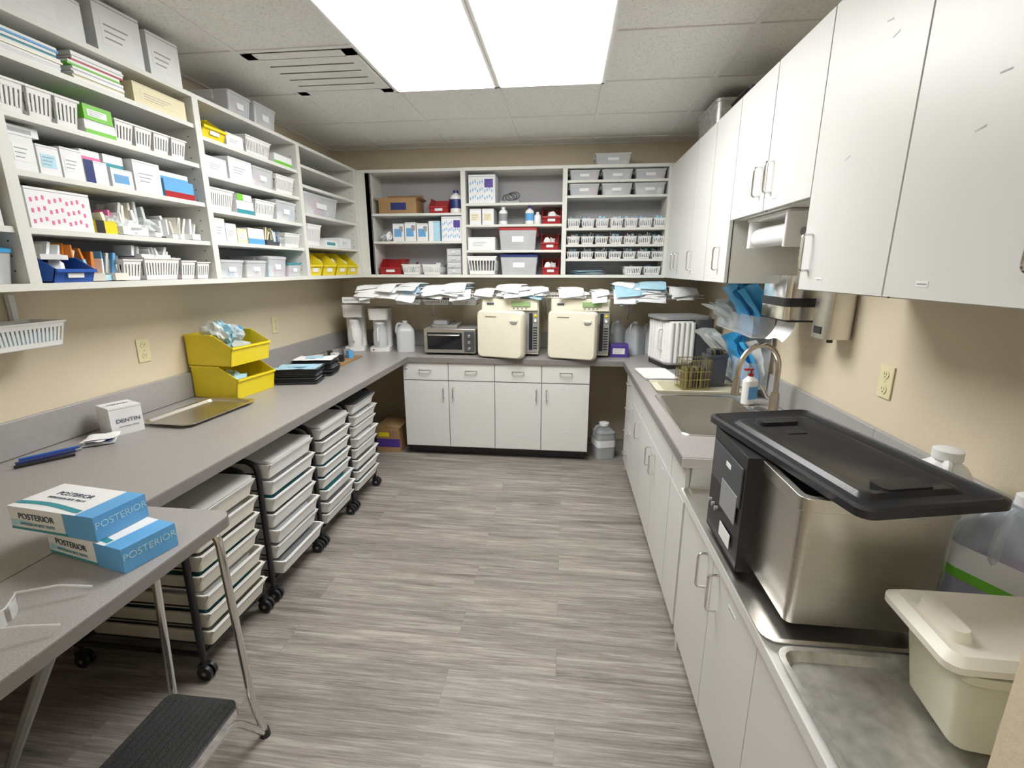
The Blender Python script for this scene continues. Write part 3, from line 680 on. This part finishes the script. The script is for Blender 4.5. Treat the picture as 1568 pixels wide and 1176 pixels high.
jug('water_jug',-1.46,4.2,Z,.16,.16,.28,MILKY,None,WHITE,rz=.4)
for x,y in((.47,4.36),(.62,4.28),(.76,4.34)): jug('water_jug',x,y,Z,.145,.145,.29,MILKY,WATER,WHITE,rz=.8)
g_box(.15,.1,.11,PURP,LABEL,style=0).build('glove_carton',(.47,4.08,Z),bevel=.002)
def coffeemaker(x,y,h,body,glass,rz=0):
    b=B(); b.slab(0,.1,.18,.24,0,.035,.03,body); b.slab(0,.18,.17,.09,.035,h,.025,body); b.slab(0,.1,.18,.23,h*.74,h,.03,body,taper=.94)
    b.lathe((0,.065,.036),[(.055,0),(.066,.02),(.066,h*.32),(.045,h*.5),(.05,h*.55)],glass); b.lathe((0,.065,.036),[(.05,h*.55),(.045,h*.6)],body)
    b.tube(fil([(0,.01,h*.55),(0,-.04,h*.55),(0,-.045,h*.25),(0,.0,h*.2)],.02,4),.008,body); b.cyl((-.05,-.016,.018),(-.05,-.022,.018),.008,RED,n=10)
    b.build('coffee_maker',(x,y,Z),rz,bevel=0)
coffeemaker(-1.93,4.14,.42,WHITE,WHITE,.25); coffeemaker(-1.69,4.14,.39,WHITE,CLEARG,.15)
# white ribbed appliance on right
b=B(); b.slab(0,0,.22,.34,0,.03,.03,BLACK); b.slab(-.0,0,.2,.33,.03,.36,.035,WHITE)
for k in range(5): b.cyl((-.082+k*.041,-.165,.05),(-.082+k*.041,-.165,.35),.021,WHITE,n=14)
for k in range(7): b.cyl((-.1,-.14+k*.046,.05),(-.1,-.14+k*.046,.35),.022,WHITE,n=14)
b.slab(.18,0,.17,.34,0,.37,.04,DGREY); b.slab(.05,0,.40,.32,.37,.39,.05,GREY); b.tube(fil([(-.13,-.1,.30),(-.16,-.1,.30),(-.16,-.1,.16),(-.13,-.1,.14)],.02,3),.01,WHITE)
b.build('countertop_water_distiller',(.83,3.80,Z),rz=.25)

# ---------------------------------------------------------------- right counter
b=B()
b.loft([rrect((sx0+sx1)/2,(sy0+sy1)/2,sx1-sx0+.05,sy1-sy0+.05,zt+.001,.04),rrect((sx0+sx1)/2,(sy0+sy1)/2,sx1-sx0+.04,sy1-sy0+.04,zt+.007,.04),
 rrect((sx0+sx1)/2,(sy0+sy1)/2,sx1-sx0-.01,sy1-sy0-.01,zt+.004,.04),rrect((sx0+sx1)/2,(sy0+sy1)/2,sx1-sx0-.03,sy1-sy0-.03,zt-.17,.06)],STEEL,False,True)
b.lathe(((sx0+sx1)/2,(sy0+sy1)/2,zt-.169),[(.045,0),(.045,.003),(.03,.001)],CHROME)
b.build('kitchen_sink')
b=B(); fx,fy=1.09,2.50
b.lathe((0,0,0),[(.03,0),(.03,.008),(.024,.02),(.022,.10),(.018,.12)],NICKEL)
pts=[(0,0,.1),(0,0,.24)]+[(-.12+.12*math.cos(a),0,.24+.13*math.sin(a)) for a in [math.pi*k/12 for k in range(1,13)]]+[(-.24,0,.20)]
b.tube(pts,.0135,NICKEL,12); b.cyl((-.24,0,.205),(-.245,0,.12),.017,NICKEL,r1=.021)
b.tube([(0,.02,.07),(.0,.05,.08),(.0,.10,.13)],.008,NICKEL,8); b.slab(0,0,.06,.24,0,.006,.03,NICKEL)
b.build('gooseneck_faucet',(fx,fy,zt+.001),rz=.35)
b=B(); b.slab(0,0,.085,.055,0,.13,.025,WHITE,taper=.95); b.loft([rrect(0,0,.085,.055,.13,.025),rrect(0,0,.03,.03,.155,.012)],WHITE)
b.lathe((0,0,.155),[(.014,0),(.014,.015),(.005,.016),(.005,.04)],RED,n=12); b.box(-.045,.008,-.008,.008,.19,.20,RED); b.box(-.03,.03,-.029,-.028,.03,.1,LBLUE)
b.build('soap_pump_bottle',(1.03,2.68,zt+.008),rz=.4)
b=B(); b.tub(0,0,.54,.28,0,.018,.02,.006,TANB,taper=.97,lip=.004)
for k in range(9): b.box(-.22,.22,-.12+k*.03,-.114+k*.03,.006,.012,TANB)
b.build('draining_board',(.84,3.02,zt+.001))
b=B(); b.tub(0,0,.22,.34,0,.02,.03,.005,WHITE,taper=.95,lip=.006); b.build('white_plastic_tray',(.65,3.38,zt+.001),rz=.1)
b=B(); w,d,h=.17,.12,.18
for i in range(11):
    x=-w/2+w*i/10; b.cyl((x,-d/2,0),(x,-d/2,h),.0018,GOLD,n=5); b.cyl((x,d/2,0),(x,d/2,h),.0018,GOLD,n=5)
for i in range(7):
    y=-d/2+d*i/6; b.cyl((-w/2,y,0),(-w/2,y,h),.0018,GOLD,n=5); b.cyl((w/2,y,0),(w/2,y,h),.0018,GOLD,n=5); b.cyl((-w/2,y,.002),(w/2,y,.002),.0018,GOLD,n=5)
for z in(0,.06,.11,h): b.tube([(-w/2,-d/2,z),(w/2,-d/2,z),(w/2,d/2,z),(-w/2,d/2,z),(-w/2,-d/2,z)],.0028,GOLD,6)
for k in range(6): b.box(-.06+k*.022,-.05+k*.022,-.04,.04,.006,.13,[OLIVE,GOLD,DGREY][k%3])
b.build('wire_utensil_basket',(.80,2.98,zt+.02),rz=.2)
b=B(); b.tub(0,0,.13,.10,0,.20,.015,.004,DGREY,taper=.92,lip=.004); 
for k in range(5): b.box(-.045+k*.02,-.035+k*.02,-.03,.03,.01,.23,[DGREY,OLIVE,BLACK][k%3])
b.build('utensil_caddy',(.95,3.07,zt+.02),rz=.2)
# wall pockets with plastic sleeves
b=B()
def pocket(y,z,w,h):
    b.box(-.12,-.117,y,y+w,z,z+h*.5,CLEAR); b.box(-.008,-.004,y,y+w,z,z+h,CLEARG); b.box(-.12,-.004,y,y+.004,z,z+h*.5,CLEAR); b.box(-.12,-.004,y+w-.004,y+w,z,z+h*.5,CLEAR); b.box(-.12,-.004,y,y+w,z-.004,z,CLEARG)
pocket(-.33,.02,.66,.3); pocket(-.33,.32,.66,.24)
def sheet(y,z,w,h,tx,mat,sd,lean):
    b.grid(lambda u,v:(tx-lean*v*v+.03*math.sin(u*8+sd)*v+.018*noise.noise(Vector((u*5,v*5,sd))),y+u*w*(1-.12*v)+.04*math.sin(v*3+sd),z+v*h*(1+.08*math.sin(u*6+sd))),12,10,mat)
for i in range(4): sheet(-.32+.015*i,.33,.27,.29-.01*i,-.03-.02*i,CLEARB,i*1.7,.10)
for i in range(5): sheet(-.04+.02*i,.33,.30,.17-.01*i,-.03-.018*i,BAG,i+5,.12)
for i in range(4): sheet(-.32+.02*i,.03,.28,.27,-.03-.02*i,CLEARB if i else BAG,i+9,.08)
for i in range(5): sheet(-.02+.02*i,.03,.30,.26,-.03-.018*i,BAG,i+15,.16)
b.build('acrylic_sleeve_organizer',(XR-.022,3.14,.95))
# paper towel holder
b=B(); b.box(-.06,.05,-.03,.43,-.015,0,WHITE)
b.slab(0,-.015,.11,.03,-.14,-.015,.012,WHITE); b.slab(0,.415,.11,.03,-.14,-.015,.012,WHITE); b.slab(-.01,-.036,.13,.016,-.15,-.01,.007,WHITE)
b.cyl((0,.002,-.09),(0,.398,-.09),.046,PAPER,n=28); b.cyl((0,-.048,-.09),(0,-.044,-.09),.018,GREY,n=16)
b.build('paper_towel_holder',(.95,2.16,1.888),bevel=.004)
# wall dispensers
b=B(); b.slab(-.06,0,.11,.13,0,.20,.02,STEEL); b.box(-.118,-.115,-.03,.03,.02,.05,BLACK); b.cyl((-.06,0,-.02),(-.06,0,0),.012,BLACK); b.slab(-.06,0,.115,.135,.2,.21,.02,CHROME)
b.build('steel_soap_dispenser',(XR-.001,2.17,1.36))
b=B(); b.slab(-.10,0,.19,.29,0,.20,.025,CHROME); b.slab(-.10,0,.195,.295,.06,.10,.025,BLACK); b.box(-.17,-.05,-.12,.12,-.012,0,BLACK)
b.grid(lambda u,v:(-.12-.05*v*v,-.1+.2*u,-.01-.10*v+.01*math.sin(u*5)),8,8,PAPER)
b.build('paper_towel_dispenser',(XR-.001,2.46,1.42))
def outlet(x,y,z,rz,n=2):
    b=B(); b.slab(0,0,.075,.006,-.06,.06,.002,IVORY)
    for dz in(-.028,.028):
        b.cyl((0,-.003,dz),(0,-.006,dz),.017,IVORY,n=16)
        for sx in(-.006,.006): b.box(sx-.0012,sx+.0012,-.0066,-.006,dz-.002,dz+.008,GAP)
        b.cyl((0,-.006,dz-.009),(0,-.0066,dz-.009),.0025,GAP,n=8)
    b.cyl((0,-.003,0),(0,-.0045,0),.003,CHROME,n=8)
    b.build('electrical_outlet',(x,y,z),rz,bevel=.001)
outlet(XR-.004,1.86,1.24,math.radians(-90)); outlet(XL+.004,2.22,1.235,math.radians(90)); outlet(XL+.004,3.38,1.235,math.radians(90)); outlet(.40,YB-.004,1.2,0)
b=B(); b.tub(0,0,.09,.09,0,.07,.04,.003,MILKY,taper=.75,lip=.003); b.build('plastic_cup',(1.10,1.97,zt+.001))

# ultrasonic cleaner
b=B(); w,d,h=.33,.49,.345
b.tub(0,0,w,d,.015,h-.015,.02,.012,STEEL,taper=1,lip=.006)
b.box(-w/2+.014,w/2-.014,-d/2+.014,d/2-.014,h*.55,h*.56,GREY)
for sx in(-.13,.13):
    for sy in(-.2,.2): b.cyl((sx,sy,0),(sx,sy,.016),.015,BLACK)
b.box(-w/2-.045,-w/2+.001,-.03,.25,.0,h+.005,BLACK); b.box(-w/2-.05,-w/2-.045,-.015,.235,.19,.31,DGREY)
b.box(-w/2-.052,-w/2-.0495,.0,.13,.13,.22,GREY); b.box(-w/2-.0515,-w/2-.0495,.02,.11,.04,.085,LABEL); b.box(-w/2-.0515,-w/2-.0495,.07,.11,.27,.285,LABEL)
for k in range(3): b.cyl((-w/2-.055,.16+.03*k,.10),(-w/2-.045,.16+.03*k,.10),.008,GREY,n=10)
b.build('ultrasonic_cleaner',(.712,1.285,.803),bevel=.003)
# lid
b=B(); w,d=.35,.64
b.loft([rrect(0,0,w,d,0,.03,5),rrect(0,0,w,d,.018,.03,5),rrect(0,0,w-.02,d-.02,.022,.028,5),rrect(0,0,w-.05,d-.05,.010,.02,5)],BLACKM)
b.loft([rrect(0,.0,w-.10,d-.12,.010,.02,5),rrect(0,0,w-.12,d-.14,.020,.02,5),rrect(0,0,w-.15,d-.17,.020,.02,5),rrect(0,0,w-.17,d-.19,.013,.02,5)],BLACKM,False,True)
b.slab(0,-d/2+.10,.12,.05,.012,.024,.012,BLACKM); b.slab(0,d/2-.10,.12,.05,.012,.024,.012,BLACKM); b.box(-.03,.03,.12,.15,.013,.016,BLACKM)
b.build('ultrasonic_cleaner_lid',(.715,1.285,1.162),rot=(math.radians(1.0),math.radians(-1.0),math.radians(12)))
# metal trays
b=B(); b.tub(0,0,.60,.80,0,.022,.03,.004,STEEL,taper=.97,lip=.008); b.build('steel_tray',(.79,1.40,.781))
b=B(); b.tub(0,0,.62,.43,0,.026,.03,.004,STEELD,taper=.96,lip=.009); b.build('galvanized_tray',(.815,.755,.781))
# cream tub with ajar lid
b=B(); w,d,h=.30,.18,.17
b.tub(0,0,w,d,0,h,.02,.004,TUBP,taper=.86,lip=.006); b.box(-w*.26,w*.20,-d*.475,-d*.465,.045,.12,LABEL,rx=.05); b.box(-.06,.06,-.05,.05,.01,.09,GREY); b.box(.06,.10,-.05,.04,.01,.06,DGREY)
k=len(b.v)
b.loft([rrect(0,0,w+.035,d+.03,h+.001,.025),rrect(0,0,w+.035,d+.03,h+.014,.025),rrect(0,0,w+.0,d+.0,h+.026,.02),rrect(0,0,w-.03,d-.03,h+.022,.02)],CREAMP)
b.loft([rrect(-.115,0,.04,.11,h+.02,.015),rrect(-.115,0,.03,.10,h+.042,.012)],CREAMP); b.loft([rrect(.115,0,.04,.11,h+.02,.015),rrect(.115,0,.03,.10,h+.042,.012)],CREAMP)
b.xf(k,Matrix.Translation((-.010,.012,.010))@Matrix.Rotation(-.05,4,'Y')@Matrix.Rotation(.05,4,'Z'))
b.build('lidded_plastic_tub',(.855,.82,.808),rz=-.12)
jug('cleaning_solution_jug',1.055,1.095,.805,.185,.185,.35,JUGB,PURL,WHITE,fill=.42,lab=LABEL,acc=GREEN,rz=.45,capr=.026,l0=.40,l1=.60,a0=.36,a1=.43)
jug('cleaning_solution_jug',1.07,1.36,.805,.16,.16,.36,WHITE,None,WHITE,rz=1.0,capr=.035)
b=B(); b.tube(fil([(1.17,.98,.79),(1.165,.95,.86),(1.17,.93,.92),(1.17,.95,1.05),(1.175,.97,1.15)],.05,5),.005,BLACK,8); b.build('power_cord')

# ---------------------------------------------------------------- left counter objects
b=g_box(.125,.13,.13,WHITE2,None); b.box(-.0628,-.0625,.02,.11,.03,.10,LABEL); o=b.build('dental_material_carton',(-1.99,1.86,Z),rz=math.radians(66),bevel=.002)
text('DENTIN',.026,(.005,-.002,.065),(math.pi/2,0,0),INKD,o); text('permanent luting',.011,(.005,-.002,.04),(math.pi/2,0,0),GREY,o); text('DENTIN',.022,(0,.07,.1312),(0,0,0),INKD,o)
b=B(); b.cyl((0,0,.008),(.05,.17,.008),.007,NAVY,n=10); b.cyl((.05,.17,.008),(.056,.19,.008),.005,GREY,n=10); b.cyl((-.04,.03,.008),(.02,.20,.008),.006,BLUE,n=10); b.cyl((.03,-.02,.007),(.10,.14,.007),.006,BLACK,n=10)
b.build('ballpoint_pens',(-2.09,1.47,Z),rz=-.2)
g_pouches(.12,.10,5,seed=77,cols=[NAVY,PAPER,BLUE,PAPER,PAPER]).build('foil_packets',(-1.98,1.69,Z),rz=.5)
b=B(); b.loft([rrect(0,0,.25,.42,0,.03),rrect(0,0,.27,.45,.014,.04),rrect(0,0,.30,.48,.015,.05),rrect(0,0,.30,.48,.018,.05),rrect(0,0,.265,.445,.016,.04),rrect(0,0,.245,.415,.003,.03)],STEEL)
b.build('steel_instrument_tray',(-1.89,2.19,Z),rz=-.06)
g_bin(.31,.29,.19,YEL,fill=[PBLUE,PAPER,BAG],seed=2,hf=.62).build('yellow_stacking_bin',(-1.87,2.61,Z),rz=math.pi/2-.10)
g_bin(.31,.29,.18,YEL,fill=[BAG,PBLUE,PAPER],seed=6,hf=.62).build('yellow_stacking_bin',(-1.88,2.61,Z+.192),rz=math.pi/2-.10)
b=g_bags(.24,.22,.17,[BAG,PBLUE,BAG,CLEARB],seed=8,n=4); b.build('plastic_wrap_bags',(-1.94,2.61,Z+.30),rz=math.pi/2-.1,smooth=False)
def traystack(x,y,n,rz,paper):
    b=B()
    for i in range(n):
        o=R(-.008,.008); b.tub(o,R(-.008,.008),.28,.20,i*.014,.016,.02,.003,BLACK if i%2 else DGREY,taper=.93,lip=.004); 
        b.slab(o,0,.25,.175,i*.014+.0055,i*.014+.010,.01,PAPER)
    b.grid(lambda u,v:((u-.5)*.27,(v-.5)*.18,n*.014+.004+.008*noise.noise(Vector((u*4,v*3,n)))),8,6,paper)
    b.slab(.0,0,.12,.07,n*.014+.008,n*.014+.012,.01,PBLUE)
    b.build('setup_tray_stack',(x,y,Z),rz)
traystack(-1.77,2.93,7,math.radians(12),PBLUE); traystack(-1.78,3.17,8,math.radians(10),PAPER)
b=B(); b.slab(0,0,.34,.42,0,.008,.01,BROWN)
for i in range(16):
    x,y=R(-.13,.13),R(-.17,.17); b.box(x-.025,x+.025,y-.02,y+.02,.008,.008+R(.01,.07),[BLACK,WHITE2,LBLUE,GREY,BROWN,CHROME][i%6],rz=R(0,3))
b.cyl((-.1,-.1,.015),(.08,.1,.02),.006,CHROME); b.build('small_parts_mat',(-1.90,3.66,Z),rz=.05)
o=g_basket(.26,.16,.10,WHITE,fill=0); o.box(-.1,.1,.02,.13,.01,.06,PBLUE); o.box(-.09,-.07,.155,.175,.08,.20,WHITE); o.box(.07,.09,.155,.175,.08,.20,WHITE)
o.build('wall_hung_basket',(-2.02,1.58,1.35),rz=math.pi/2)

# side table joined at counter
b=B()
def outline(z):
    p=[(-1.345,.51),(-1.02,.51)]
    for k in range(7):
        a=math.radians(90*k/6); p.append((-1.06+.04*math.cos(a),1.20+.04*math.sin(a)))
    p.append((-1.345,1.24)); return [(x,y,z) for x,y in p]
b.loft([outline(.874),outline(.910)],CTR)
b.loft([[(x*1.0+(.002 if x>-1.2 else 0),y,z) for x,y,z in outline(zz)] for zz in(.876,.905)],EDGE,False,False)
b.tube([(-1.04,.70,.872),(-1.36,.80,.46),(-1.72,.93,.012)],.013,GREY,8); b.box(-1.3,-1.05,.52,1.18,.856,.873,GREY)
b.cyl((-1.72,.93,0),(-1.72,.93,.02),.018,BLACK)
b.build('side_table')
def printbox(x,y,z,rz,name='impression_tray_carton'):
    b=B(); w,d,h=.29,.135,.066
    b.box(-w/2,w/2,0,d,0,h,WHITE2); b.box(w*.15,w/2+.0006,-.0006,d+.0006,-.0+.0003,h*.999,LBLUE); b.box(-w*.5,w*.17,-.0007,0,h*.0+.001,h*.12,TEAL)
    b.box(w*.30,w*.5,.0,d,h,h+.0006,LBLUE); b.grid(lambda u,v:(-w*.5+w*.78*u,d*(.05+.12*v+.10*math.sin(u*4)*.6)+.008,h+.0005),12,2,TEAL)
    b.grid(lambda u,v:(-w*.48+w*.25*u,-.0009,h*(.15+.3*v*(1-u)+.25*u)),6,3,PBLUE)
    o=b.build(name,(x,y,z),rz)
    text('POSTERIOR',.024,(-.03,.085,h+.001),(0,0,0),INKD,o); text('IMPRESSION BITE TRAYS',.012,(-.03,.062,h+.001),(0,0,0),INKD,o); text('POSTERIOR',.026,(w/2+.001,d/2,h*.6),(math.pi/2,0,math.pi/2),PBLUE,o)
    text('POSTERIOR',.024,(-.05,-.0012,h*.62),(math.pi/2,0,0),INKD,o); text('IMPRESSION BITE TRAYS',.011,(-.05,-.0012,h*.3),(math.pi/2,0,0),TEAL,o)
    return o
printbox(-1.215,.95,.911,-.22); printbox(-1.305,.96,.9785,-.12)
# safety glasses
b=B()
for sx in(-1,1): 
    b.grid(lambda u,v:(sx*(.008+.055*u),-.0-.02*u*u,.004+.038*v*(1-.25*u)),8,6,CLEARG); b.tube([(sx*.063,-.02*1,.035),(sx*.068,.06,.033),(sx*.065,.12,.018)],.0025,CLEARG,6)
b.tube([(-.063,-.018,.042*.8),(-.03,-.004,.043),(0,.0,.040),(.03,-.004,.043),(.063,-.018,.042*.8)],.002,CLEARG,6)
for v in b.v: v.y=-v.y
b.build('safety_glasses',(-1.17,.74,.9075),rz=2.0)

# step stool with handrail
b=B(); sx,sy=-1.20,.99; sw,sd=.27,.42; sz=.215
b.slab(sx,sy,sw,sd,sz-.03,sz-.003,.03,CHROME); b.slab(sx,sy,sw-.008,sd-.008,sz-.003,sz+.006,.028,RUB)
for k in range(11): b.box(sx-sw/2+.02+k*.023,sx-sw/2+.03+k*.023,sy-sd/2+.02,sy+sd/2-.02,sz+.006,sz+.008,RUB)
for ex in(-1,1):
    fxx=sx+ex*.155
    b.tube(fil([(fxx,sy-.25,.012),(sx+ex*.125,sy-.19,sz-.04),(sx+ex*.125,sy+.17,sz-.04),(fxx,sy+.27,.012)],.05,5),.0125,CHROME,10)
    for yy in(sy-.25,sy+.27): b.cyl((fxx,yy,0),(fxx,yy,.03),.018,BLACK,r1=.015)
b.tube(fil([(sx-.14,sy+.225,sz*.5),(sx-.115,sy+.235,.845),(sx+.125,sy+.235,.845),(sx+.145,sy+.245,.16),(sx+.155,sy+.27,.02)],.05,6),.0125,CHROME,10)
b.build('step_stool_with_handrail')

# ---------------------------------------------------------------- rolling tray carts under left counter
def cart(y0,y1,n,ztop,topm,seed,fr=-1.445):
    b=B(); rnd=random.Random(seed); x0=-2.02; zb=.13; step=(ztop-zb)/n
    for yy in(y0,y1):
        b.tube(fil([(fr,yy,.10),(fr,yy,ztop+.012),(x0,yy,ztop+.012),(x0,yy,.10)],.08,6),.0135,BLACK,10)
        b.cyl((fr,yy,.11),(x0,yy,.11),.011,BLACK,n=8)
        for i in range(n): b.box(x0,fr,yy-.004 if yy==y1 else yy,yy+.004 if yy==y0 else yy,zb+i*step+.03,zb+i*step+.036,BLACK)
    for xx in(x0,fr): b.cyl((xx,y0,.105),(xx,y1,.105),.010,BLACK,n=8)
    b.cyl((x0,y0,ztop),(x0,y1,ztop),.01,BLACK,n=8)
    for xx in(x0+.01,fr):
        for yy in(y0,y1):
            b.cyl((xx,yy,.06),(xx,yy,.11),.009,BLACK,n=8); b.box(xx-.018,xx+.018,yy-.017,yy+.017,.055,.068,BLACK)
            for s in(-1,1): b.cyl((xx+.01,yy+s*.006,.032),(xx+.01,yy+s*.020,.032),.032,BLACK,n=18)
            b.cyl((xx+.01,yy-.022,.032),(xx+.01,yy+.022,.032),.009,GREY,n=10)
    w=y1-y0-.04; cy=(y0+y1)/2; X0=-1.98
    for i in range(n):
        o=rnd.uniform(-.012,.015); X1=-1.40+o; z=zb+i*step; hh=step*.86; L=X1-X0; yo=rnd.uniform(-.004,.004)
        b.tub((X0+X1)/2,cy+yo,L,w,z,hh,.012,.004,CREAMP if seed==1 else WHITE,taper=.95,lip=.005)
        b.add([(X1-.03,cy+yo-w*.47,z+.002),(X1-.03,cy+yo+w*.47,z+.002),(X1+.012,cy+yo+w*.5,z+hh),(X1+.012,cy+yo-w*.5,z+hh),
               (X1-.04,cy+yo-w*.47,z+.002),(X1-.04,cy+yo+w*.47,z+.002),(X1+.002,cy+yo+w*.5,z+hh),(X1+.002,cy+yo-w*.5,z+hh)],
              [(0,1,2,3),(7,6,5,4),(3,2,6,7),(0,3,7,4),(1,5,6,2),(0,4,5,1)],WHITE)
        b.box((X0+X1)/2-L*.4,(X0+X1)/2+L*.42,cy-w*.4,cy+w*.4,z+hh*.4,z+hh*.75,rnd.choice([GREY,WHITE2,WHITE2,TEAL]))
    z=ztop-.012
    b.slab(-1.69,cy,.60,w-.01,z+.003,z+.016,.02,topm)
    b.build('rolling_tray_cart')
cart(1.47,1.87,7,.735,LAM,1); cart(1.95,2.38,7,.745,WHITE,2); cart(2.44,2.83,8,.755,WHITE,3); cart(2.89,3.28,8,.77,DGREY,4)
# items under the counter
b=B(); b.box(0,.22,0,.3,0,.24,BROWN); b.box(.0,.22,-.001,0,.05,.13,PURP); b.box(.02,.12,-.0015,0,.15,.19,YEL); b.box(-.002,.222,-.002,.302,.20,.215,BROWN); b.box(-.01,.11,0,.3,.24,.246,BROWN,ry=-.1); b.box(.11,.23,0,.3,.24,.246,BROWN,ry=.1)
b.build('cardboard_supply_box',(-1.70,3.95,.001),bevel=.002)
jug('large_waste_jug',.37,4.08,.001,.18,.18,.32,CLEAR,GREY,WHITE,fill=.75,rz=.3,capr=.045,lab=LABEL,l0=.35,l1=.55)

# ---------------------------------------------------------------- world + camera
w=bpy.data.worlds.new('world'); scene.world=w; w.use_nodes=True
w.node_tree.nodes['Background'].inputs[0].default_value=(.8,.85,1,1); w.node_tree.nodes['Background'].inputs[1].default_value=.2
cam=bpy.data.cameras.new('camera'); co=bpy.data.objects.new('camera',cam); scene.collection.objects.link(co)
co.location=(0,0,1.65); co.rotation_euler=(math.radians(90-13.7),0,math.radians(6.4))
cam.sensor_width=36; cam.lens=16.6; cam.clip_start=.02
scene.camera=co
